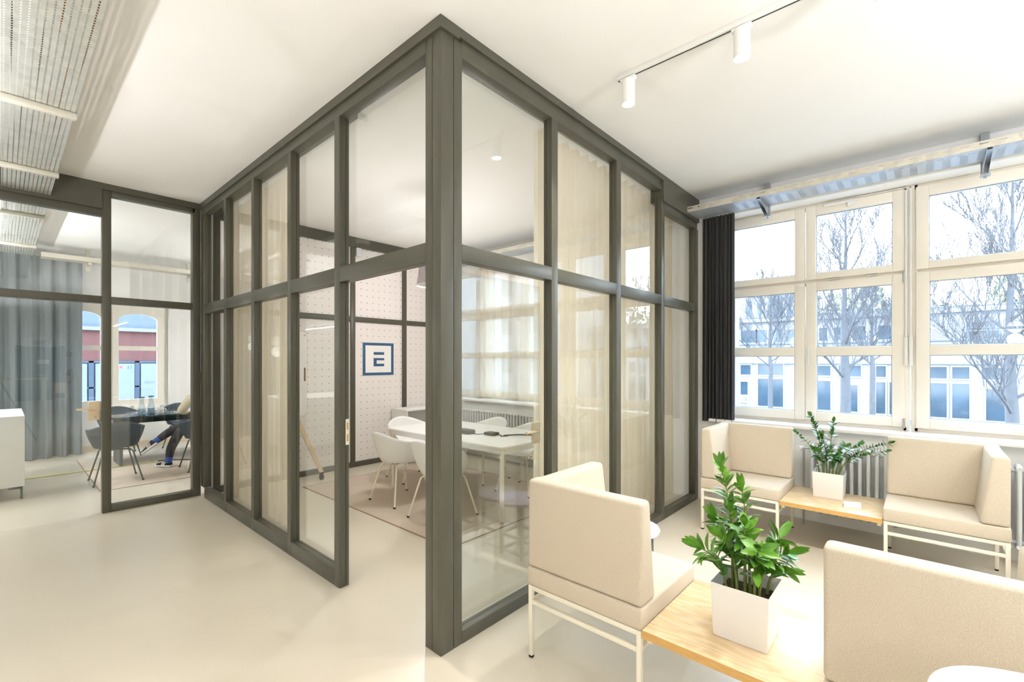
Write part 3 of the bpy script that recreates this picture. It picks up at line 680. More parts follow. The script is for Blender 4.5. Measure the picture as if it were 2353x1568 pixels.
potted('wide-spreading dark green plant in a square white pot below the window', 3.252, -1.302, 0.398, 0, (0.112, 0.215), [
    (-0.02, 0.04, -0.04, 0.13, 0.68, 18, 0.85, 0.3), (0.0, 0.0, 0.0, -0.03, 0.64, 18, 0.9, 0.3), (0.0, 0.07, 0.0, 0.24, 0.52, 9, 0.75, 0.35),
    (0.02, -0.06, 0.04, -0.40, 0.50, 18, 0.75, 0.35), (0.0, -0.05, -0.02, -0.38, 0.44, 15, 0.75, 0.4), (0.0, -0.02, -0.08, -0.12, 0.45, 12, 0.95, 0.3),
    (-0.04, 0.03, -0.1, 0.09, 0.40, 9, 1.0, 0.3), (0.03, 0.02, 0.08, 0.06, 0.50, 12, 0.9, 0.3), (-0.03, -0.03, -0.08, -0.05, 0.36, 8, 1.0, 0.3), (0.02, -0.04, 0.05, -0.2, 0.46, 12, 0.85, 0.3)], M['leafd'], 11, 0.031, 0.078)
cdo = B().quad((2.955, -1.435, 0.399), (2.985, -1.545, 0.399), (3.005, -1.540, 0.442), (2.975, -1.430, 0.442)).quad((2.975, -1.430, 0.442), (3.005, -1.540, 0.442), (3.03, -1.533, 0.399), (3.0, -1.423, 0.399)).done('tent_card', M['white'], solid=0.0015)
tag(cdo, 'small white folded card standing on the window-side oak table', 'card')

# small stool behind the near seat
s = thing('side_stool', 'round pale lilac stool half hidden behind the near corner seat', 'stool', (1.28, -0.42, 0))
B().lathe([(0.17, 0.425), (0.2, 0.43), (0.205, 0.442), (0.2, 0.452)], 36).done('seat', mat('lilac_seat', rgb(226, 216, 230), 0.4), s, smooth=50)
for sx_ in (-1, 1):
    for sy_ in (-1, 1): B().box(sx_ * 0.11 - 0.012, sy_ * 0.11 - 0.012, 0, sx_ * 0.11 + 0.012, sy_ * 0.11 + 0.012, 0.425).done('leg', M['legm'], s)
for z in (0.03, 0.16): B().box(-0.11, -0.122, z, 0.11, -0.098, z + 0.022).box(-0.11, 0.098, z, 0.11, 0.122, z + 0.022).box(-0.122, -0.11, z, -0.098, 0.11, z + 0.022).box(0.098, -0.11, z, 0.122, 0.11, z + 0.022).done('stretcher', M['legm'], s)
# rounded white table in the bottom right corner
s = thing('round_table', 'white table top with rounded corner cut by the bottom right photo corner', 'table', (-0.13, -2.2, 0))
def se(n, a, e=3.4, rot=0.25):
    o_ = []
    for i in range(n):
        t_ = 2 * PI * i / n; c_, s_ = math.cos(t_), math.sin(t_)
        x_ = a * abs(c_) ** (2 / e) * (1 if c_ > 0 else -1); y_ = a * abs(s_) ** (2 / e) * (1 if s_ > 0 else -1)
        o_.append((x_ * math.cos(rot) - y_ * math.sin(rot), x_ * math.sin(rot) + y_ * math.cos(rot)))
    return o_
B().prism(se(48, 0.285, 2.6), 'z', 0.775, 0.80).done('table_top', M['plastic'], s, bevel=0.008, seg=3)
B().lathe([(0.03, 0.02), (0.03, 0.775)], 16).done('column', M['steel'], s, smooth=40)
B().lathe([(0.2, 0), (0.2, 0.012), (0.03, 0.03)], 32).done('base_plate', M['steel'], s, smooth=30)
s = thing('pouf', 'rounded oatmeal pouf at the right photo edge beyond the near seats', 'pouf', (2.47, -2.58, 0))
B().lathe([(0.22, 0.0), (0.25, 0.03), (0.26, 0.24), (0.25, 0.44), (0.22, 0.475), (0.15, 0.49)], 36).done('cushion', M['fabric'], s, smooth=70)

# radiators
def radiator(label, y0, y1, x=3.60, z0=0.17, z1=0.755, valve=None, tubes=True):
    t = thing('radiator', label, 'radiator')
    n = int(round((y1 - y0) / 0.06)); g = []
    for i in range(n):
        y = y0 + (i + 0.5) * (y1 - y0) / n
        b = B()
        for dx in (-0.055, 0.0, 0.055):
            b.tube([(x + dx, y, z0 + 0.01), (x + dx, y, z1 - 0.01)], 0.0145, 8)
        for z in (z0, z1): b.tube([(x - 0.07, y, z), (x - 0.045, y, z + (0.012 if z == z1 else -0.012)), (x + 0.045, y, z + (0.012 if z == z1 else -0.012)), (x + 0.07, y, z)], 0.019, 8)
        b.done('column', M['rad'], t, smooth=50)
    for zz in (z1 - 0.02, z0 + 0.02): B().tube([(x, y0 + 0.01, zz), (x, y1 - 0.01, zz)], 0.016).done('header_pipe', M['rad'], t, smooth=50)
    for yy in (y0 + 0.15, y1 - 0.15): B().box(x + 0.03, yy - 0.01, z0 - 0.01, XW - 0.002, yy + 0.01, z0 + 0.02).done('wall_bracket', M['rad'], t)
    if valve:
        v = B().tube([(x, valve - 0.05, z1 - 0.02), (x, valve + 0.015, z1 - 0.02)], 0.009).tube([(x, valve, z1 - 0.02), (x, valve, 0.0)], 0.009).done('valve_pipe', M['chrome'], t, smooth=50)
        B().tube([(x - 0.01, valve + 0.01, z1 - 0.02), (x - 0.075, valve + 0.035, z1 - 0.02)], [0.02, 0.026], 16).done('thermostat_knob', M['plastic'], v, smooth=50)
    return t
radiator('white column radiator behind the window-side plant', -1.76, -1.10, valve=-1.055)
radiator('white column radiator behind the right-hand window seat', -3.3, -2.36)
radiator('long white column radiator under the meeting room window', 2.0, 3.85)

# curtains
def curtain(name, label, p0, p1, z0, z1, m, amp=0.035, waves=12, flare=0.0, seed=1, top=None, rand=0.3):
    random.seed(seed); a = Vector((p0[0], p0[1], 0)); c = Vector((p1[0], p1[1], 0)); d = c - a; L = d.length; d.normalize(); n = Vector((-d.y, d.x, 0))
    ph = [random.uniform(-1, 1) for _ in range(waves * 2 + 3)]
    def fn(u, v):
        k = u * waves * 2; i = int(k); f = k - i; w = ph[i] * (1 - f) + ph[min(i + 1, len(ph) - 1)] * f
        off = amp * (math.sin(u * waves * 2 * PI + w * rand * 3) + 0.25 * math.sin(u * waves * 4.7 * PI + v * 2)) * (0.55 + 0.45 * (1 - v) + 0.1 * w)
        z = z0 + (z1 - z0) * v
        p = a + d * (L * (u + rand * 0.02 * w * (1 - v))) + n * off; p.z = z
        if v > 0.995 and top: p.z -= top * (0.5 + 0.5 * math.sin(u * waves * 2 * PI))
        return p
    b = B().grid(fn, waves * 12, 24)
    o = b.done(name, m, smooth=80, recalc=False)
    tag(o, label, 'curtain'); return o
dc = curtain('curtain', 'charcoal curtain hanging beside the end of the glass wall', (3.70, -0.07), (3.70, -0.40), 0.90, 3.165, M['dark'], 0.028, 8, seed=4)
curtain('curtain', 'beige sheer curtain behind the left glass wall of the meeting room', (0.24, 2.36), (0.24, 4.28), 0.03, 3.345, M['sheer'], 0.03, 14, seed=2, top=0.03)
curtain('curtain', 'beige sheer curtain behind the right glass wall of the meeting room', (1.10, 0.26), (3.62, 0.26), 0.03, 3.345, M['sheer'], 0.032, 17, seed=7, top=0.03)
curtain('curtain', 'white sheer curtain drawn over the meeting room windows', (3.90, 0.66), (3.90, 3.80), 0.96, 3.12, M['sheerw'], 0.025, 18, seed=9)
curtain('curtain', 'blue-grey curtain hanging at the far end of the back room', (-2.3, 8.55), (-0.65, 8.55), 0.02, 3.24, M['bluec'], 0.07, 9, seed=12)
for (a, c, lab) in (((0.20, 1.2), (0.28, 4.3), 'white curtain rail along the top of the left glass wall'), ((0.2, 0.22), (3.7, 0.30), 'white curtain rail along the top of the right glass wall')):
    tag(B().box(a[0], a[1], 3.36, c[0], c[1], 3.4).done('curtain_rail', M['plastic']), lab, 'curtain rail')

# ================================================================ MEETING ROOM
def bucket_chair(name, label, x, y, rz, shell, legm, group, tip):
    """faces local +x"""
    t = thing(name, label, 'chair', (x, y, 0), rz, group)
    def fn(u, v):
        th = -PI + 2 * PI * u                    # 0 = front (+x), +-pi = back
        a = abs(th) / PI                         # 0 front .. 1 back
        if a < 0.24: hgt = 0.455
        elif a < 0.55: q = (a - 0.24) / 0.31; q = q * q * (3 - 2 * q); hgt = 0.455 + q * (0.70 - 0.455)
        else: q = (a - 0.55) / 0.45; q = q * q * (3 - 2 * q); hgt = 0.70 + q * 0.095
        rx = 0.222; ry = 0.215
        seat = 0.44
        if v < 0.5:
            k = v / 0.5; kk = k ** 0.8; r = kk; z = seat - 0.012 * (1 - k) + 0.012 * k * k
            return Vector((0.01 + rx * r * math.cos(th) * (1.0 if a > 0.5 else 0.98), ry * r * math.sin(th), z))
        k = (v - 0.5) / 0.5; rise = (hgt - seat) * k; flare = 1 + 0.38 * (1 - (1 - min(1, rise / 0.34)) ** 1.8) + 0.02 * k
        X = 0.01 + rx * math.cos(th) * flare; Y = ry * math.sin(th) * flare
        return Vector((X - 0.02 * k * (a > .6), Y, seat + 0.012 + rise - 0.012 * k))
    b = B().grid(fn, 56, 22, closeu=True)
    bmesh.ops.remove_doubles(b.b, verts=b.b.verts, dist=0.0005)
    b.done('shell', shell, t, smooth=80, solid=0.010)
    for sx_ in (-1, 1):
        for sy_ in (-1, 1):
            lg = B().tube([(sx_ * 0.10, sy_ * 0.03, 0.418), (sx_ * 0.14, sy_ * 0.12, 0.415), (sx_ * 0.16, sy_ * 0.15, 0.39), (sx_ * 0.245, sy_ * 0.24, 0.012)], 0.0095, 10).done('leg', legm, t, smooth=60)
            B().lathe([(0.013, 0.0), (0.013, 0.015)], 12, c=(sx_ * 0.247, sy_ * 0.242, 0)).done('foot_cap', tip, lg)
    B().box(-0.11, -0.05, 0.415, 0.11, 0.05, 0.428).done('seat_bracket', M['black'], t)
    return t
G1 = 'white shell chairs around the meeting table'
c0 = bucket_chair('shell_chair', 'white shell chair with its back to the glass wall, fully seen through the doorway', 1.47, 2.50, 0.0, M['plastic'], M['steel'], G1, M['rubber']); c0.location.z = 0.005
dup(c0, (1.42, 1.70, 0.005), 0.05, 'white shell chair at the table half hidden by the green corner post', G1)
dup(c0, (2.72, 2.44, 0.005), PI, 'white shell chair across the table, in front of the meeting room radiator', G1)
dup(c0, (2.68, 1.70, 0.005), PI + 0.1, 'white shell chair across the table, nearest the sheer curtain', G1)
dup(c0, (2.12, 3.20, 0.005), -PI / 2 - 0.15, 'white shell chair at the far end of the table before the low cabinet', G1)

mt = thing('meeting_table', 'long white meeting table with round legs on the taupe rug', 'table', (2.13, 2.04, 0.005))
hx, hy = 0.52, 0.98
def rr(hx, hy, r, n=6):
    p = []
    for (cx_, cy_, a0) in ((hx - r, hy - r, 0), (-hx + r, hy - r, PI / 2), (-hx + r, -hy + r, PI), (hx - r, -hy + r, 1.5 * PI)):
        for i in range(n + 1): a = a0 + PI / 2 * i / n; p.append((cx_ + r * math.cos(a), cy_ + r * math.sin(a)))
    return p
B().prism(rr(hx, hy, 0.05), 'z', 0.722, 0.742).done('table_top', M['plastic'], mt, bevel=0.003)
B().box(-hx + 0.05, -hy + 0.05, 0.66, hx - 0.05, -hy + 0.07, 0.722).box(-hx + 0.05, hy - 0.07, 0.66, hx - 0.05, hy - 0.05, 0.722).box(-hx + 0.05, -hy + 0.05, 0.66, -hx + 0.07, hy - 0.05, 0.722).box(hx - 0.07, -hy + 0.05, 0.66, hx - 0.05, hy - 0.05, 0.722).done('apron', M['plastic'], mt)
for sx_ in (-1, 1):
    for sy_ in (-1, 1): B().lathe([(0.021, 0.008), (0.024, 0.722)], 16, c=(sx_ * (hx - 0.065), sy_ * (hy - 0.065), 0)).done('leg', M['steel'], mt, smooth=40)
rg = thing('rug', 'taupe rug under the white meeting table', 'rug', (0, 0, 0))
B().box(0.955, 1.05, 0.0005, 2.98, 3.82, 0.004).done('pile', M['rug'], rg)
B().box(0.943, 1.038, 0.0005, 0.957, 3.832, 0.0045).box(2.98, 1.038, 0.0005, 2.992, 3.832, 0.0045).box(0.955, 1.038, 0.0005, 2.98, 1.052, 0.0045).box(0.955, 3.82, 0.0005, 2.98, 3.832, 0.0045).done('binding', M['rugedge'], rg)
# things on the table
tag(B().prism(rr(0.07, 0.12, 0.05), 'z', 0.748, 0.790).done('conference_speaker', M['black'], bevel=0.01, loc=(1.98, 1.98, 0)), 'flat black rounded device lying on the white meeting table', 'device')
tag(B().box(-0.055, -0.07, 0.748, 0.055, 0.07, 0.78).done('adapter_box', M['black'], bevel=0.008, loc=(2.08, 1.66, 0)), 'small black box with cables on the white meeting table', 'device')
tag(B().tube([(1.99, 1.86, 0.752), (2.0, 1.8, 0.75), (2.06, 1.74, 0.757)], 0.004).done('table_cable', M['black'], smooth=60), 'short black cable joining the two devices on the meeting table', 'cable')
b = B(); random.seed(5)
for k in range(4): b.tube([(2.08 + 0.01 * k, 1.6, 0.765), (2.1, 1.56 + 0.012 * k, 0.76 + 0.008 * k), (2.09 - 0.01 * k, 1.50, 0.752), (2.13, 1.46, 0.75)], 0.003, 6)
b.tube([(2.10, 1.50, 0.757), (2.16, 1.45, 0.76), (2.24, 1.40, 0.76), (2.34, 1.27, 0.757), (2.44, 1.14, 0.757)], 0.0075, 8)
tag(b.done('cable_bundle', M['black'], smooth=60), 'black cable bundle running off to the right edge of the meeting table', 'cable')
# pendant over the table, mostly behind the corner post
pn = thing('pendant_lamp', 'glass cup pendant lamp glowing beside the green corner post', 'pendant lamp', (1.51, 2.0, 0))
B().lathe([(0.155, 2.375), (0.148, 2.45), (0.125, 2.60), (0.085, 2.70), (0.035, 2.745)], 32, capb=False).done('shade', glass_mat('lamp_glass', (0.86, 0.84, 0.86, 1), 0.10, 0.05), pn, smooth=60, solid=0.004)
B().tube([(0.155 * math.cos(2 * PI * i / 32), 0.155 * math.sin(2 * PI * i / 32), 2.375) for i in range(33)], 0.005, 6).done('rim', M['plastic'], pn)
B().lathe([(0.033, 2.745), (0.033, 2.84), (0.012, 2.86), (0.003, 2.87), (0.003, 3.4)], 16).done('lamp_holder', mat('holder', rgb(205, 198, 196), 0.4), pn, smooth=40)
B().lathe([(0.001, 2.50), (0.03, 2.51), (0.042, 2.55), (0.036, 2.60), (0.02, 2.66), (0.02, 2.74)], 20).done('bulb', mat('bulb_glow', (1, 1, 1, 1), 0.3, emit=(1, 0.93, 0.8, 1), estr=25), pn, smooth=60)
ld = bpy.data.lights.new('bulb_light', 'POINT'); ld.energy = 30; ld.color = (0.98, 0.98, 1.0); ld.shadow_soft_size = 0.05
lo = bpy.data.objects.new('bulb_light', ld); COL.objects.link(lo); lo.parent = pn; lo.location = (0, 0, 2.44)
pn2 = dup(pn, (2.30, 2.88, 0), 0, 'added second glass cup pendant lamp for fill, hidden behind the green corner post')  # extra lamp added unseen behind the post to brighten the meeting room


# open glass door leaf of the meeting room
d3 = struct('door_3')
B().box(0.155, 0.165, 0.01, 1.055, 0.175, 2.11).done('glass_leaf', M['glass'], d3)
B().box(0.975, 0.155, 0.98, 1.05, 0.185, 1.13).done('lock_case', M['birch'], d3, bevel=0.008)
B().tube([(1.0, 0.16, 1.07), (1.0, 0.13, 1.07), (0.86, 0.13, 1.07)], 0.010, 8).done('lever', M['birch'], d3, smooth=50)

# whiteboard on castors
wbd = thing('mobile_whiteboard', 'white birch-edged whiteboard on castors in front of the pegboard', 'whiteboard', (0.78, 4.02, 0))
def rrz(x0, z0, x1, z1, r, n=5):
    return [((x0 + x1) / 2 + a, (z0 + z1) / 2 + c) for a, c in rr((x1 - x0) / 2, (z1 - z0) / 2, r, n)]
bo = B().prism(rrz(-0.30, 0.86, 0.30, 1.955, 0.05), 'y', -0.008, 0.008).done('board', M['birch'], wbd)
B().prism(rrz(-0.291, 0.869, 0.291, 1.946, 0.044), 'y', -0.0105, -0.0085).done('writing_face', M['white'], bo)
B().prism(rrz(0.258, 1.31, 0.278, 1.485, 0.009), 'y', -0.0125, -0.011).done('grip_slot', mat('slot_brown', rgb(120, 88, 64), 0.6), bo)
sw = B().lathe([(0.012, 0), (0.012, 0.004)], 14).done('screw', M['chrome'], bo, loc=(0.268, -0.0105, 1.90)); sw.rotation_euler = (PI / 2, 0, 0)
for s_ in (-1, 1):
    M4 = Matrix.Rotation(0, 4, 'Y')
    lg = B().hexa([(s_ * 0.46, -0.03, 0.10), (s_ * 0.51, -0.03, 0.105), (s_ * 0.51, -0.01, 0.105), (s_ * 0.46, -0.01, 0.10)], [(s_ * 0.10, 0.012, 0.95), (s_ * 0.16, 0.012, 0.95), (s_ * 0.16, 0.03, 0.95), (s_ * 0.10, 0.03, 0.95)]).done('leg', M['birch'], wbd)
    B().tube([(s_ * 0.485 - 0.016, -0.02, 0.04), (s_ * 0.485 + 0.016, -0.02, 0.04)], 0.038, 20).box(s_ * 0.485 - 0.02, -0.035, 0.05, s_ * 0.485 + 0.02, 0.0, 0.105).done('castor', M['rubber'], lg, smooth=40)
# low white cabinet
lc = thing('low_cabinet', 'open-fronted low white cabinet against the pegboard wall', 'cabinet', (0, 0, 0))
xa, xb, ya, yb = 2.56, 3.55, 3.93, 4.335
B().box(xa, ya, 0.0, xa + 0.02, yb, 0.80).box(xb - 0.02, ya, 0, xb, yb, 0.80).box(xa + 0.02, ya, 0.04, xb - 0.02, yb, 0.06).box(xa + 0.02, ya, 0.42, xb - 0.02, yb, 0.44).box(xa + 0.02, yb - 0.015, 0.06, xb - 0.02, yb, 0.80).done('carcass', M['plastic'], lc)
B().box(xa - 0.004, ya - 0.004, 0.80, xb + 0.004, yb, 0.825).done('cabinet_top', M['plastic'], lc, bevel=0.002)
# logo panel on the pegboard
lg = thing('wall_logo', 'square blue outlined logo on white, fixed to the pegboard wall', 'logo', (2.071, YB - 0.004, 1.350))
B().box(-0.008, -0.003, -0.008, 0.548, 0.003, 0.508).done('backing', M['white'], lg)
lb = B(); k = 0.54 / 199; kz = 0.5 / 217
lb.box(0, -0.006, 0, 0.54, -0.0035, 0.042).box(0, -0.006, 0.458, 0.54, -0.0035, 0.5).box(0, -0.006, 0.042, 0.045, -0.0035, 0.458).box(0.495, -0.006, 0.042, 0.54, -0.0035, 0.458)
lb.done('square_outline', M['logo'], lg)
def lz(p): return 0.5 - (p - 241) * kz
gl = B(); gl.box(0.186, -0.006, lz(321), 0.368, -0.0035, lz(303)); gl.box(0.184, -0.006, lz(358), 0.368, -0.0035, lz(343)); gl.box(0.184, -0.006, lz(381), 0.236, -0.0035, lz(358)); gl.box(0.184, -0.006, lz(398), 0.368, -0.0035, lz(381))
gl.done('letter_mark', M['logo'], lg)
# socket box at the top of the board wall
tag(B().box(1.95, YB - 0.05, 3.12, 2.03, YB - 0.031, 3.25).done('junction_box', M['rad'], bevel=0.004), 'small grey junction box at the top of the pegboard wall post', 'junction box')

# ================================================================ BACK ROOM
G2 = 'dark shell chairs in the back room'
n0 = bucket_chair('shell_chair', 'dark navy shell chair in front of the petrol table, its back to the glass', -0.55, 5.98, PI / 2, M['navy'], M['legm'], G2, M['rubber']); n0.location.z = 0.005
dup(n0, (0.44, 6.0, 0.005), PI / 2, 'dark navy shell chair on which the person sits', G2)
dup(n0, (-0.25, 8.0, 0.005), -PI / 2, 'dark navy shell chair behind the petrol table, below the arched window', G2)
dup(n0, (0.62, 8.0, 0.005), -PI / 2, 'dark navy shell chair behind the laptop on the petrol table', G2)
pt = thing('petrol_table', 'dark petrol table with glossy top in the back room', 'table', (0.25, 7.2, 0.005))
B().prism(rr(0.87, 0.46, 0.38, 10), 'z', 0.72, 0.742).done('table_top', M['petrol'], pt, bevel=0.004)
for s_ in (-1, 1): B().box(s_ * 0.62 - 0.02, -0.28, 0.012, s_ * 0.62 + 0.02, 0.28, 0.72).done('slab_leg', mat('grey_slab', rgb(96, 98, 96), 0.5), pt)
B().box(-0.6, -0.02, 0.60, 0.6, 0.02, 0.70).done('beam', M['petrol'], pt)
rg = thing('rug', 'taupe rug under the petrol table in the back room', 'rug', (0, 0, 0))
B().box(-0.755, 5.46, 0.0005, 2.4, 8.05, 0.004).done('pile', M['rug'], rg)
B().box(-0.767, 5.448, 0.0005, -0.755, 8.06, 0.0045).box(-0.755, 5.448, 0.0005, 2.4, 5.46, 0.0045).done('binding', M['rugedge'], rg)
tag(B().box(-1.45, 6.93, 0.0092, 0.07, 6.965, 0.0125).done('floor_tape', M['yellow']), 'yellow tape strip crossing the back room floor', 'tape')
tag(B().tube([(0.07, 6.95, 0.016), (0.2, 6.93, 0.016), (0.35, 6.8, 0.016), (0.5, 6.6, 0.02), (0.7, 6.4, 0.05), (0.85, 6.3, 0.2)], 0.008).done('floor_cable', M['black'], smooth=60), 'black cable leading from the yellow tape towards the seated person', 'cable')
# cabinet in the back room
bc = thing('sideboard', 'white sideboard on dark metal feet behind the glass door', 'sideboard', (0, 0, 0))
B().box(-3.0, 5.72, 0.145, -1.376, 6.95, 0.945).done('carcass', M['plastic'], bc, bevel=0.003)
for (x_, y_) in ((-1.40, 5.76), (-1.40, 6.85), (-2.9, 5.76), (-2.9, 6.85)):
    B().box(x_ - 0.01, y_ - 0.01, 0, x_ + 0.01, y_ + 0.01, 0.145).box(x_ - 0.10, y_ - 0.01, 0.115, x_, y_ + 0.01, 0.145).done('foot', M['legm'], bc)
# on the petrol table
def glass_thing(name, label, x, y, prof, g=None, m=None, z=0.748):
    o = B().lathe(prof, 24, capt=False).done(name, m or M['tumbler'], smooth=60, loc=(x, y, z)); tag(o, label, 'glass' if 'glass' in name else 'carafe', g); return o
M['tumbler'] = glass_mat('drinking_glass', (0.80, 0.87, 0.9, 1), 0.12)
car = [(0.05, 0.003), (0.052, 0.02), (0.045, 0.10), (0.03, 0.17), (0.026, 0.22), (0.032, 0.26)]
for (x_, y_, s_, lab) in ((-0.13, 6.92, 1.0, 'left glass water carafe with a dark stopper on the petrol table'), (0.0, 7.02, 1.02, 'right glass water carafe with a dark stopper on the petrol table')):
    c_ = thing('water_carafe', lab, 'carafe', (x_, y_, 0.748), group='glass carafes on the petrol table')
    B().lathe([(r * s_, z * s_) for r, z in car], 24, capt=False).done('vessel', M['tumbler'], c_, smooth=60)
    B().lathe([(0.044 * s_, 0.006), (0.040 * s_, 0.09 * s_)], 20).done('water', mat('water_tint', rgb(150, 178, 190), 0.1), c_, smooth=40)
    B().lathe([(0.034 * s_, 0.262 * s_), (0.034 * s_, 0.275 * s_)], 20).done('stopper', M['black'], c_)
glass_thing('drinking_glass', 'small glass flask left of the carafes on the petrol table', -0.25, 6.88, [(0.045, 0.002), (0.045, 0.03), (0.02, 0.10), (0.022, 0.15)])
for (x_, y_, s_, lab) in ((0.16, 7.05, 1.25, 'tall tumbler behind the white mug on the petrol table'), (0.20, 6.98, 1.0, 'tumbler directly right of the white mug on the petrol table'), (0.27, 7.1, 1.1, 'rightmost tumbler nearest the laptop on the petrol table')):
    glass_thing('drinking_glass', lab, x_, y_, [(0.03 * s_, 0.002), (0.037 * s_, 0.10 * s_)], 'tumblers on the petrol table')
mg = thing('mug', 'white mug between the carafes and the tumblers', 'mug', (0.10, 6.93, 0.748))
B().lathe([(0.038, 0.002), (0.042, 0.006), (0.042, 0.095), (0.038, 0.095), (0.036, 0.01)], 24, capt=True).done('cup', M['white'], mg, smooth=50)
B().tube([(0.04, 0, 0.08), (0.065, 0, 0.075), (0.068, 0, 0.04), (0.04, 0, 0.025)], 0.006, 8).done('mug_handle', M['white'], mg, smooth=50)
tag(B().prism(rr(0.035, 0.07, 0.012), 'z', 0.748, 0.752).done('phone', M['black'], loc=(-0.18, 6.80, 0)), 'black phone lying before the carafes on the petrol table', 'phone')
lt = thing('laptop', 'open laptop with lit blue screen before the seated person', 'laptop', (0.60, 7.02, 0.748), -2.75)
B().box(-0.15, -0.21, 0, 0.15, 0.0, 0.014).done('base', M['chrome'], lt, bevel=0.003)
li = B().box(-0.15, 0, 0, 0.15, 0.008, 0.21).done('lid', M['black'], lt); li.location = (0, 0, 0.012); li.rotation_euler = (math.radians(-14), 0, 0)
B().box(-0.14, -0.002, 0.012, 0.14, -0.0005, 0.2).done('screen', M['screen'], li)
# position so the screen faces the glass front side
lt.rotation_euler = (0, 0, 0.3)

# --- seated person
def skin_body(name, verts, edges, mtl, parent=None, sub=2, root=0):
    me = bpy.data.meshes.new(name); me.from_pydata([v[:3] for v in verts], edges, []); me.materials.append(mtl)
    o = bpy.data.objects.new(name, me); COL.objects.link(o); o.parent = parent
    md = o.modifiers.new('skin', 'SKIN'); me2 = o.data
    if not me2.skin_vertices: me2.attributes.new
    for i, v in enumerate(verts):
        s_ = me2.skin_vertices[0].data[i]; r = v[3]; s_.radius = r if isinstance(r, tuple) else (r, r); s_.use_root = (i == root)
    md.use_smooth_shade = True
    sb = o.modifiers.new('sub', 'SUBSURF'); sb.levels = sub; sb.render_levels = sub
    return o
pr = thing('person', 'person in a cream knit sweater and black trousers seated at the laptop, legs crossed', 'person', (0.46, 6.0, 0.005))
# body faces local +y (towards the table)
V = [(0, 0.0, 0.53, (0.14, 0.11)), (0, -0.02, 0.70, (0.135, 0.10)), (0, 0.0, 0.92, (0.15, 0.10)), (0, 0.03, 1.06, (0.10, 0.08)), (0, 0.06, 1.13, 0.05), (0, 0.10, 1.20, 0.065), (0, 0.12, 1.27, (0.075, 0.09)), (0, 0.11, 1.34, (0.06, 0.07)),
     (-0.09, 0.04, 0.52, 0.085), (-0.22, 0.42, 0.52, 0.065), (-0.34, 0.40, 0.26, 0.05), (-0.37, 0.36, 0.09, 0.036), (-0.37, 0.42, 0.05, 0.036), (-0.38, 0.52, 0.035, 0.028),
     (0.09, 0.04, 0.54, 0.085), (-0.12, 0.45, 0.62, 0.065), (-0.36, 0.44, 0.50, 0.052), (-0.50, 0.42, 0.40, 0.036), (-0.54, 0.45, 0.36, 0.034), (-0.59, 0.50, 0.30, 0.028),
     (-0.17, 0.02, 1.02, 0.06), (-0.27, 0.12, 0.84, 0.048), (-0.14, 0.42, 0.80, 0.035), (-0.08, 0.50, 0.79, 0.026),
     (0.17, 0.02, 1.02, 0.06), (0.27, 0.12, 0.84, 0.048), (0.18, 0.42, 0.80, 0.035), (0.14, 0.50, 0.79, 0.026)]
Ed = [(0, 1), (1, 2), (2, 3), (3, 4), (4, 5), (5, 6), (6, 7), (0, 8), (8, 9), (9, 10), (10, 11), (11, 12), (12, 13), (0, 14), (14, 15), (15, 16), (16, 17), (17, 18), (18, 19), (3, 20), (20, 21), (21, 22), (22, 23), (3, 24), (24, 25), (25, 26), (26, 27)]
body = skin_body('body', V, Ed, M['skin'], pr)
# trousers and sweater are slightly larger skins over the same bones
def sub_skin(name, idx, grow, mtl, root):
    mp_ = {j: i for i, j in enumerate(idx)}
    vs = []
    for j in idx:
        v = V[j]; r = v[3]; r = tuple(q + grow for q in r) if isinstance(r, tuple) else r + grow; vs.append((v[0], v[1], v[2], r))
    es = [(mp_[a], mp_[c]) for a, c in Ed if a in mp_ and c in mp_]
    return skin_body(name, vs, es, mtl, pr, 2, mp_[root])
tro = sub_skin('trousers', [0, 8, 9, 10, 11, 14, 15, 16, 17], 0.012, M['denim'], 0)
swe = sub_skin('sweater', [0, 1, 2, 3, 20, 21, 22, 24, 25, 26], 0.016, M['knit'], 0)
hr = B(); hr.grid(lambda u, v: Vector((0.085 * math.sin(PI * v * 0.62) * math.cos(2 * PI * u), 0.105 + 0.10 * math.sin(PI * v * 0.62) * math.sin(2 * PI * u) - 0.015, 1.31 + 0.085 * math.cos(PI * v * 0.62))), 24, 10, closeu=True)
hr.done('hair', M['hair'], pr, smooth=80, solid=0.012)
fc = B(); fc.lathe([(0.001, -0.012), (0.011, -0.004), (0.011, 0.006), (0.001, 0.012)], 10, c=(0.028, 0.203, 1.275)).lathe([(0.001, -0.012), (0.011, -0.004), (0.011, 0.006), (0.001, 0.012)], 10, c=(-0.028, 0.203, 1.275))
fc.done('eyes', M['black'], pr, smooth=60)
B().hexa([(-0.012, 0.19, 1.235), (0.012, 0.19, 1.235), (0.004, 0.225, 1.24), (-0.004, 0.225, 1.24)], [(-0.008, 0.19, 1.275), (0.008, 0.19, 1.275), (0.003, 0.205, 1.27), (-0.003, 0.205, 1.27)]).done('nose', M['skin'], pr, smooth=60)
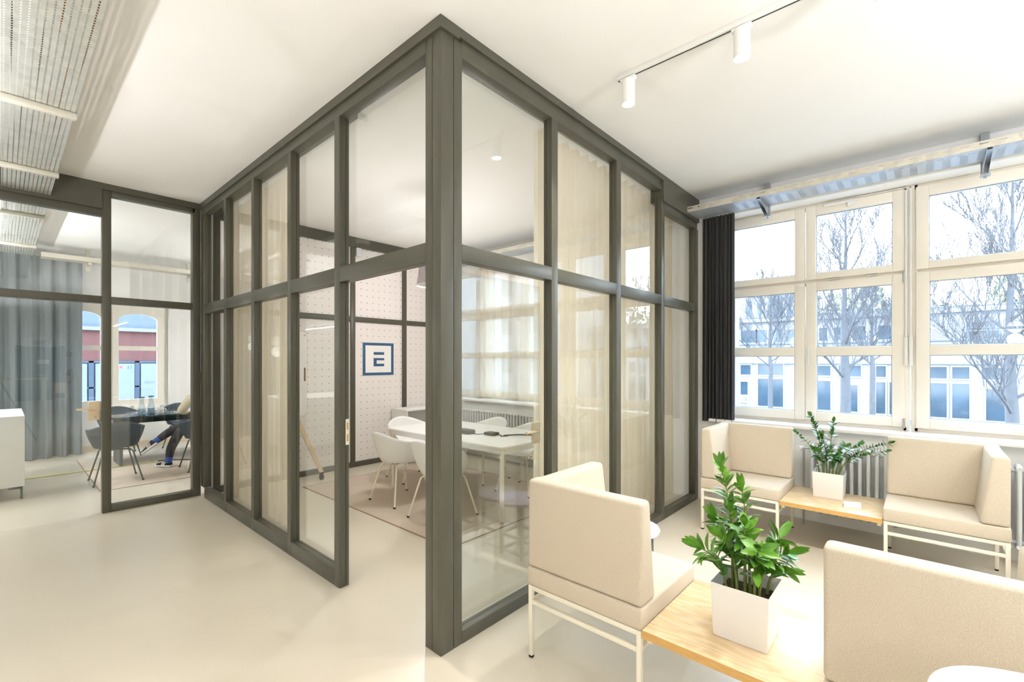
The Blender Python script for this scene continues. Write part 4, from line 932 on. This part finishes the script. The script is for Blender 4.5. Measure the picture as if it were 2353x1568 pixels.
# fingers of both hands resting on the laptop
for sgn, hx_ in ((-1, -0.08), (1, 0.14)):
    fv = [(hx_, 0.50, 0.795, 0.024), (hx_, 0.545, 0.795, 0.026)]; fe = [(0, 1)]
    for q in range(4):
        ox = (q - 1.5) * 0.016; L_ = (0.06, 0.07, 0.066, 0.052)[q]; n_ = len(fv)
        fv += [(hx_ + ox, 0.56, 0.797, 0.0085), (hx_ + ox * 1.1, 0.56 + L_ * 0.6, 0.795, 0.008), (hx_ + ox * 1.15, 0.56 + L_, 0.775, 0.007)]
        fe += [(1, n_), (n_, n_ + 1), (n_ + 1, n_ + 2)]
    n_ = len(fv); fv += [(hx_ - sgn * 0.03, 0.535, 0.79, 0.010), (hx_ - sgn * 0.042, 0.57, 0.782, 0.008)]; fe += [(1, n_), (n_, n_ + 1)]
    skin_body('hand', fv, fe, M['skin'], pr, 1, 0)
M['shoe'] = mat('black_suede', rgb(34, 33, 36), 0.9)
def shoe(loc, rot, lab):
    s_ = B()
    sec = [(-0.045, 0.028, 0.06), (0.0, 0.036, 0.075), (0.06, 0.040, 0.055), (0.12, 0.043, 0.035), (0.17, 0.036, 0.028), (0.20, 0.018, 0.018)]
    rings = []
    for (y_, w_, h_) in sec:
        rings.append([s_.b.verts.new((w_ * math.cos(a), y_, 0.018 + (h_ * max(0, math.sin(a))))) for a in [PI * i / 8 for i in range(9)]])
    for i in range(len(rings) - 1):
        for j in range(8): s_.b.faces.new((rings[i][j], rings[i][j + 1], rings[i + 1][j + 1], rings[i + 1][j]))
        s_.b.faces.new((rings[i][0], rings[i + 1][0], rings[i + 1][8], rings[i][8]))
    s_.b.faces.new(rings[0]); s_.b.faces.new(rings[-1][::-1])
    o = s_.done('shoe', M['shoe'], pr, smooth=60); o.location = loc; o.rotation_euler = rot
    so = B().prism([(-0.034, -0.05), (0.034, -0.05), (0.046, 0.06), (0.046, 0.13), (0.03, 0.2), (0.0, 0.215), (-0.03, 0.2), (-0.046, 0.13), (-0.046, 0.06)], 'z', 0, 0.02).done('sole', M['white'], o, bevel=0.004)
    b_ = B()
    for k_ in range(3):
        for sd in (-1, 1):
            y_ = 0.03 + 0.022 * k_
            b_.hexa([(sd * 0.0385, y_, 0.022), (sd * 0.0385, y_ + 0.011, 0.022), (sd * 0.046, y_ + 0.011, 0.022), (sd * 0.046, y_, 0.022)], [(sd * 0.024, y_ - 0.015, 0.066), (sd * 0.024, y_ - 0.004, 0.066), (sd * 0.031, y_ - 0.004, 0.066), (sd * 0.031, y_ - 0.015, 0.066)])
    b_.done('side_stripes', M['white'], o)
    return o
shoe((-0.37, 0.38, 0.009), (0, 0, 0.55), '')
shoe((-0.52, 0.42, 0.335), (math.radians(-38), 0, 0.9), '')
B().tube([(-0.37, 0.365, 0.07), (-0.36, 0.365, 0.15)], [0.042, 0.045], 14).done('sock', M['sock'], pr, smooth=60)
B().tube([(-0.53, 0.425, 0.38), (-0.47, 0.425, 0.42)], [0.040, 0.045], 14).done('sock', M['sock'], pr, smooth=60)

# ================================================================ HALL END (seen in reflection)
fe_ = thing('fire_extinguisher', 'red fire extinguisher with hose reflected in the glass door', 'fire extinguisher', (0.27, YH + 0.1, 0.62))
B().lathe([(0.075, 0.0), (0.08, 0.03), (0.08, 0.42), (0.05, 0.5), (0.02, 0.52)], 20).done('cylinder', M['red'], fe_, smooth=50)
B().box(-0.02, -0.03, 0.52, 0.02, 0.03, 0.6).box(-0.02, 0.0, 0.58, 0.12, 0.02, 0.6).done('valve', M['black'], fe_)
B().tube([(0.02, 0.02, 0.56), (0.12, 0.02, 0.52), (0.15, 0.02, 0.35), (0.12, 0.02, 0.15), (0.08, 0.03, 0.1)], 0.012).done('hose', M['black'], fe_, smooth=60)
B().box(-0.05, 0.081, 0.12, 0.05, 0.084, 0.35).done('label_sheet', M['white'], fe_)
sg = thing('one_sign', 'silver foil banner with teal letters reflected above the teal door', 'sign', (-0.75, -9.0, 2.0))
B().box(-0.42, -0.01, 0.0, 0.42, 0.01, 0.2).done('banner', mat('foil', rgb(206, 206, 206), 0.4, metal=0.4, bump=1, bscale=8, stretch=(4, 1, 1)), sg)
text('letters', 'ONE', 0.17, M['teal'], sg, (0, 0.013, 0.1), (PI / 2, 0, PI), 0.002, 1.1, 0.004)
B().tube([(-0.4, 0, 0.2), (-0.4, 0, 1.4)], 0.004).tube([(0.4, 0, 0.2), (0.4, 0, 1.4)], 0.004).done('hanging_wire', M['chrome'], sg)
nt_ = tag(B().box(-0.62, YH + 0.062, 1.45, -0.28, YH + 0.066, 1.62).done('door_notice', M['white']), 'white paper notice on the teal door, seen in reflection', 'notice')
ex = thing('safety_sign', 'small red and white safety sign beside the teal door, in reflection', 'sign', (0.3, YH + 0.005, 1.75))
B().box(-0.09, 0, 0, 0.09, 0.01, 0.18).done('plate', M['red'], ex); B().box(-0.06, 0.0105, 0.04, -0.01, 0.013, 0.15).box(0.01, 0.0105, 0.03, 0.03, 0.013, 0.15).done('pictogram', M['white'], ex)
# high table and stacked wooden stools near the reflection
ht = thing('high_table', 'wooden high table reflected in the glass door', 'table', (-1.35, -8.3, 0))
B().box(-0.7, -0.4, 1.04, 0.7, 0.4, 1.08).done('table_top', M['oak'], ht); 
for s_ in (-0.62, 0.62): B().box(s_ - 0.03, -0.35, 0, s_ + 0.03, 0.35, 1.04).done('slab_leg', M['birch'], ht)
g0 = thing('wooden_stool', 'wooden stool reflected in front of the teal door', 'stool', (-0.35, -8.4, 0), 0, 'wooden stools reflected in the glass door')
B().box(-0.17, -0.17, 0.42, 0.17, 0.17, 0.45).done('seat', M['birch'], g0); B().box(-0.17, -0.17, 0.6, 0.17, -0.15, 0.92).done('backrest', M['birch'], g0)
for a in (-1, 1):
    for c in (-1, 1): B().box(a * 0.15 - 0.015, c * 0.15 - 0.015, 0, a * 0.15 + 0.015, c * 0.15 + 0.015, 0.42 if c > 0 else 0.9).done('leg', M['birch'], g0)
# tripod carrying the camera, reflected at the left edge
tp = thing('camera_tripod', 'dark tripod with camera reflected at the left edge of the glass door', 'tripod', (-1.62, -1.96, 0))
B().lathe([(0.014, 0.75), (0.014, 1.42), (0.03, 1.43), (0.03, 1.49)], 14).done('column', M['legm'], tp, smooth=40)
for a in (100, 220, 340):
    ca, sa = math.cos(math.radians(a)), math.sin(math.radians(a))
    B().tube([(0.03 * ca, 0.03 * sa, 1.25), (0.3 * ca, 0.3 * sa, 0.62), (0.56 * ca, 0.56 * sa, 0.01)], [0.017, 0.015, 0.011], 10).done('leg', M['legm'], tp, smooth=50)
B().box(-0.06, -0.07, 1.5, 0.03, 0.07, 1.62).done('camera_body', M['black'], tp, bevel=0.01).rotation_euler = (0, 0, 0)

# ================================================================ OUTSIDE
GZ = -1.55
M['street'] = mat('street', rgb(86, 87, 90), 0.9, noise=0.1, nscale=1)
st(B().box(XF + 0.2, -60, GZ - 0.2, 60, 40, GZ).done('floor_street', M['street']))
M['fac'] = mat('white_facade', rgb(134, 137, 141), 0.8, noise=0.02, nscale=1)
M['facl'] = mat('pale_ledge', rgb(106, 113, 124), 0.7)
M['pane'] = mat('facade_pane', rgb(46, 66, 80), 0.12, noise=0.25, nscale=0.9, spec=0.6)
M['louv'] = mat('louvre', rgb(150, 160, 170), 0.6)
M['fframe'] = mat('facade_frame', rgb(146, 148, 152), 0.6)
KS = 2.2; XFAC = 30.5
def fy(y): return -1.8966 + (y + 1.8966) * KS
def fz(z): return 1.5715 + (z - 1.5715) * KS
fb = thing('facade_building', 'long white low building across the street with storefront windows', 'building')
yL, yR_ = fy(2.6), fy(-9)
B().box(XFAC, yR_, GZ, XFAC + 6, yL, fz(2.68)).done('wall', M['fac'], fb)
B().box(XFAC - 0.35, yR_, fz(2.68), XFAC + 6, yL, fz(2.80)).done('cornice', M['fac'], fb)
B().box(XFAC - 0.42, yR_, fz(2.80), XFAC + 6, yL, fz(2.83)).done('gutter', M['facl'], fb)
B().box(XFAC - 0.15, yR_, fz(2.04), XFAC, yL, fz(2.08)).done('sill_band', M['facl'], fb)
B().box(XFAC - 0.12, yR_, fz(1.49), XFAC, yL, fz(1.52)).done('storefront_band', M['facl'], fb)
rects = [(1.61, 1.5, 1.33, 1.17), (1.25, 1.5, 0.97, 1.17), (1.61, 1.06, 1.34, 0.28), (1.25, 1.06, 0.97, 0.28), (2.07, 1.45, 1.8, 1.17), (2.07, 0.96, 1.88, 0.28),
         (0.27, 1.44, 0.24, 0.27), (0.16, 1.44, -0.12, 1.18), (0.16, 1.04, -0.12, 0.27), (-0.3, 1.45, -0.76, 1.17), (-0.51, 0.95, -0.69, 0.27), (-1.06, 1.44, -1.25, 1.17), (-1.06, 1.04, -1.24, 0.26), (-1.32, 1.05, -1.55, 0.26),
         (-2.05, 1.43, -2.34, 1.16), (-2.43, 1.43, -2.71, 1.16), (-2.05, 1.05, -2.34, 0.26), (-2.43, 1.05, -2.71, 0.26), (-2.9, 1.42, -3.36, 1.16), (-2.97, 0.95, -3.3, 0.25)]
k = -3.75
while k > -8.5:
    rects += [(k, 1.43, k - 0.28, 1.16), (k - 0.38, 1.43, k - 0.66, 1.16), (k, 1.05, k - 0.28, 0.26), (k - 0.38, 1.05, k - 0.66, 0.26)]; k -= 1.1
upper = [(2.06, 2.46, 1.66, 2.1), (1.63, 2.46, 1.37, 2.1), (1.21, 2.46, 0.96, 2.1), (0.91, 2.44, 0.64, 2.1), (0.13, 2.45, -0.05, 2.1), (-0.2, 2.45, -0.42, 2.1), (-0.6, 2.45, -0.85, 2.1), (-1.1, 2.45, -1.35, 2.1),
         (-2.65, 2.46, -2.89, 2.08), (-2.95, 2.45, -3.2, 2.08), (-3.28, 2.45, -3.52, 2.08), (-4.0, 2.45, -4.4, 2.08), (-5.0, 2.45, -5.4, 2.08)]
for (a, c, d_, e) in rects + upper:
    w_ = B(); y0_, y1_, z0_, z1_ = fy(d_), fy(a), fz(e), fz(c); q = 0.07
    w_.box(XFAC - 0.05, y0_ - q, z0_ - q, XFAC + 0.02, y0_, z1_ + q).box(XFAC - 0.05, y1_, z0_ - q, XFAC + 0.02, y1_ + q, z1_ + q).box(XFAC - 0.05, y0_, z0_ - q, XFAC + 0.02, y1_, z0_).box(XFAC - 0.05, y0_, z1_, XFAC + 0.02, y1_, z1_ + q)
    wo_ = w_.done('window_frame', M['fframe'], fb)
    B().box(XFAC - 0.02, y0_, z0_, XFAC - 0.005, y1_, z1_).done('pane', M['pane'], wo_)
lv = B()
for i in range(11): lv.box(XFAC - 0.06, fy(-2.62), fz(2.09) + i * 0.078, XFAC, fy(-2.02), fz(2.09) + i * 0.078 + 0.045)
lv.done('louvre', M['louv'], fb)
# upper storey set back, on the left
ub = thing('corner_building', 'taller white building with tall windows behind the street trees', 'building')
yb0_, yb1_ = fy(0.62), fy(3.2)
B().box(XFAC + 1.5, yb0_, fz(2.84), XFAC + 8, yb1_, fz(3.62)).done('wall', M['fac'], ub)
B().box(XFAC + 1.3, yb0_ - 0.2, fz(3.62), XFAC + 8, yb1_, fz(3.66)).done('cornice', M['facl'], ub)
for (a, d_) in ((1.5, 1.36), (1.26, 1.11), (1.02, 0.90), (0.78, 0.66), (1.8, 1.68), (2.1, 1.95)):
    B().box(XFAC + 1.45, fy(d_), fz(2.87), XFAC + 1.52, fy(a), fz(3.4)).done('window_pane', M['pane'], ub)
rl = B()
for i in range(12): rl.box(XFAC + 1.6, fy(0.7 + i * 0.09), fz(3.66), XFAC + 1.63, fy(0.7 + i * 0.09) + 0.02, fz(3.82))
rl.box(XFAC + 1.6, fy(0.7), fz(3.82), XFAC + 1.64, fy(1.75), fz(3.83)); rl.done('railing', M['facl'], ub)
# tall white block further right (shows up reflected in the glass wall)
tb = thing('apartment_block', 'tall white block across the street reflected in the glass wall', 'building')
B().box(26, -64, GZ, 34, -18, 13).done('wall', M['fac'], tb)
for i in range(14):
    for j in range(4):
        y_ = -20 - i * 3.1; z_ = 0.6 + j * 3.1
        w_ = B().box(25.94, y_ - 0.65, z_ - 0.08, 26.0, y_ + 0.65, z_).box(25.94, y_ - 0.65, z_ + 1.7, 26, y_ + 0.65, z_ + 1.78).box(25.94, y_ - 0.65, z_, 26, y_ - 0.57, z_ + 1.7).box(25.94, y_ + 0.57, z_, 26, y_ + 0.65, z_ + 1.7).box(25.94, y_ - 0.03, z_, 26, y_ + 0.03, z_ + 1.7).done('window_frame', M['fframe'], tb)
        B().box(25.97, y_ - 0.57, z_, 25.99, y_ + 0.57, z_ + 1.7).done('pane', M['pane'], w_)
# accessible entrance sign
ws = thing('accessible_sign', 'white sheet with a wheelchair symbol and German entrance word on the storefront door', 'sign', (XFAC - 0.06, fy(1.975), fz(0.29)))
wid, hei = (fy(2.07) - fy(1.88)), fz(0.58) - fz(0.29)
B().box(-0.01, -wid / 2, 0, 0.0, wid / 2, hei).done('sheet', mat('sign_sheet', rgb(150, 152, 156), 0.6), ws)
blk = M['black']
wc = B()
cxw, czw = -0.02, hei * 0.58; R_ = 0.105
wc.tube([(-0.014, cxw + R_ * math.cos(a), czw - 0.03 + R_ * math.sin(a)) for a in [math.radians(q) for q in range(120, 400, 20)]], 0.010, 6)
wc.tube([(-0.014, cxw + 0.03, czw + 0.16), (-0.014, cxw + 0.02, czw + 0.03), (-0.014, cxw - 0.09, czw + 0.02), (-0.014, cxw - 0.13, czw - 0.10), (-0.014, cxw - 0.17, czw - 0.09)], 0.011, 6)
wc.tube([(-0.016, cxw + 0.03, czw + 0.185), (-0.012, cxw + 0.03, czw + 0.185)], 0.025, 12)
wc.done('wheelchair_symbol', blk, ws)
text('lettering', 'EINGANG', 0.085, blk, ws, (-0.014, 0, hei * 0.13), (PI / 2, 0, -PI / 2), 0.002, 1.0, 0.003)

# street trees, bare
def tree(label, x, y, seed, th, tr_, crown, tilt=0.0, levels=6, fork=1.6):
    rnd = random.Random(seed)
    t = thing('bare_tree', label, 'tree', (x, y, GZ), group='bare young street trees outside the windows')
    tb_ = B(); bb = B()
    top = Vector((tilt, 0, fork))
    tb_.tube([(0, 0, 0), (tilt * 0.4, 0.01, fork * 0.5), tuple(top), (tilt, 0.05, fork + (th - fork) * 0.35), (tilt + 0.05, 0.0, fork + (th - fork) * 0.7), (tilt, 0, th)], [tr_ * 1.1, tr_, tr_ * 0.95, tr_ * 0.55, tr_ * 0.3, 0.01], 10)
    cnt = [0]
    def grow(p, d, L, r, lv):
        if lv == 0 or cnt[0] > 5200: return
        n = 5; pts = [p.copy()]; q = p.copy(); dd = d.copy()
        for i in range(n):
            dd = (dd + Vector((rnd.uniform(-.13, .13), rnd.uniform(-.13, .13), rnd.uniform(-.02, .16)))).normalized(); q = q + dd * (L / n); pts.append(q.copy())
        bb.tube(pts, [max(0.0055, r * (1 - 0.62 * i / n)) for i in range(n + 1)], 4 if lv < 3 else 6, cap=False); cnt[0] += 1
        if lv == 1: return
        for i in range(1, n + 1):
            for _ in range(1 if i < n else 2):
                a = rnd.uniform(0, 2 * PI); s_ = Vector((math.cos(a), math.sin(a), rnd.uniform(0.1, 0.6)))
                nd = (dd * rnd.uniform(0.9, 1.4) + s_ * 0.62).normalized(); nd.z = max(nd.z, 0.12)
                grow(pts[i], nd, L * rnd.uniform(0.42, 0.66), max(0.0055, r * 0.5 * (1 - 0.1 * i)), lv - 1)
    nb = 15
    for i in range(nb):
        f = i / nb; z_ = fork + (th - fork) * f * 0.88; a = i * 2.4 + rnd.uniform(-.3, .3)
        d = Vector((math.cos(a), math.sin(a), 0.62 + 0.8 * f)).normalized()
        grow(Vector((tilt, 0, z_)), d, crown * (1 - 0.6 * f) * 0.72, tr_ * (0.34 - 0.22 * f), 4)
    tb_.done('trunk', M['bark'], t, smooth=60); bb.done('branches', M['bark'], t, smooth=60)
    return t
tree('bare young tree seen through the left lower window panes', 22, 3.25, 21, 6.6, 0.10, 3.0, fork=2.6)
tree('thick-trunked bare tree in the middle window', 16.0, -0.15, 22, 8.2, 0.145, 3.1, fork=2.2, tilt=-0.05)
tree('thin bare tree behind the thick-trunked one', 25.0, -0.25, 23, 6.4, 0.11, 2.4, fork=2.7)
tree('bare tree at the right edge of the right-hand window', 12.0, -3.27, 24, 7.2, 0.115, 2.6, fork=1.7)
# leafy haze of trees beyond the roofs
M['fol'] = mat('distant_foliage', rgb(130, 134, 110), 0.9, noise=0.2, nscale=2)
ft = thing('distant_trees', 'pale yellow-green treetops beyond the white roof', 'tree')
rnd = random.Random(8); fb_ = B()
for i in range(5200):
    y_ = rnd.uniform(-26, 4); x_ = rnd.uniform(40, 48); hmax = 5.2 + 1.6 * math.sin(y_ * 0.6) + 1.0 * math.sin(y_ * 1.7); z_ = 1.0 + hmax * rnd.random() ** 0.6
    s_ = rnd.uniform(0.08, 0.2); d1_ = Vector((rnd.uniform(-1, 1), rnd.uniform(-1, 1), rnd.uniform(-1, 1))).normalized() * s_; d2_ = d1_.cross(Vector((rnd.uniform(-1, 1), 1, 0.3))).normalized() * s_
    c_ = Vector((x_, y_, z_)); fb_.quad(c_ - d1_ - d2_, c_ + d1_ - d2_, c_ + d1_ + d2_, c_ - d1_ + d2_)
fb_.done('foliage', M['fol'], ft, recalc=False)
tt = B()
for i in range(8): y_ = -25 + i * 4; tt.tube([(44, y_, GZ), (44.2, y_ + 0.3, 2), (44, y_, 5.5)], [0.25, 0.2, 0.05], 8)
tt.done('trunks', M['bark'], ft)
# projecting wall of our own building left of the window
st(B().box(XF + 0.2, -0.12, GZ, 4.9, 0.25, 8).done('wall_outer_pier', mat('lilac_cladding', rgb(126, 128, 144), 0.6)))

# courtyard building seen through the arched window
cb_ = thing('courtyard_building', 'courtyard building with red band and blue-framed shopfront beyond the arched window', 'building')
yC = 14.0
B().box(-4, yC, GZ, 5, yC + 2, 1.57).box(-4, yC, 2.36, 5, yC + 2, 6).done('wall', mat('pale_blue_wall', rgb(78, 88, 98), 0.7), cb_)
B().box(-4, yC - 0.03, 1.57, 5, yC + 2, 2.36).done('red_band', mat('red_band', rgb(84, 44, 42), 0.7), cb_)
B().box(-4, yC - 0.15, 2.36, 5, yC, 2.45).done('ledge', M['facl'], cb_)
M['bfr'] = mat('blue_grey_frame', rgb(48, 64, 84), 0.5)
for x_ in (-0.95, -0.02, 0.90, 1.82): B().box(x_ - 0.05, yC - 0.08, 0.3, x_ + 0.05, yC, 1.57).done('mullion', M['bfr'], cb_)
B().box(-4, yC - 0.08, 1.52, 5, yC, 1.57).box(-4, yC - 0.08, 0.86, 5, yC, 0.90).done('rail', M['bfr'], cb_)
ps = mat('poster_sheet', rgb(104, 112, 120), 0.5)
p1_ = B().box(0.06, yC - 0.1, 0.32, 0.84, yC - 0.09, 1.5).done('poster', ps, cb_)
p2_ = B().box(0.98, yC - 0.1, 0.32, 1.34, yC - 0.09, 1.5).done('poster', ps, cb_)
p3_ = B().box(-0.88, yC - 0.1, 0.32, -0.1, yC - 0.09, 1.5).done('poster', ps, cb_)
redl = mat('red_letters', rgb(200, 60, 66), 0.6); blul = mat('blue_letters', rgb(60, 84, 120), 0.6)
text('lettering', 'B', 0.15, redl, p1_, (0.20, yC - 0.102, 1.40), (PI / 2, 0, 0), 0.001)
text('lettering', 'RIK', 0.11, redl, p1_, (0.52, yC - 0.102, 1.40), (PI / 2, 0, 0), 0.001, 1.1, 0.002)
text('lettering', '21', 0.11, blul, p1_, (0.74, yC - 0.102, 1.40), (PI / 2, 0, 0), 0.001, 1.1, 0.003)
text('lettering', 'ADJUST', 0.06, blul, p2_, (1.16, yC - 0.102, 0.98), (PI / 2, 0, 0), 0.001, 1.1)
st(B().box(-6, YR + 0.32, GZ - 0.2, 8, 60, GZ).done('floor_courtyard', M['street']))
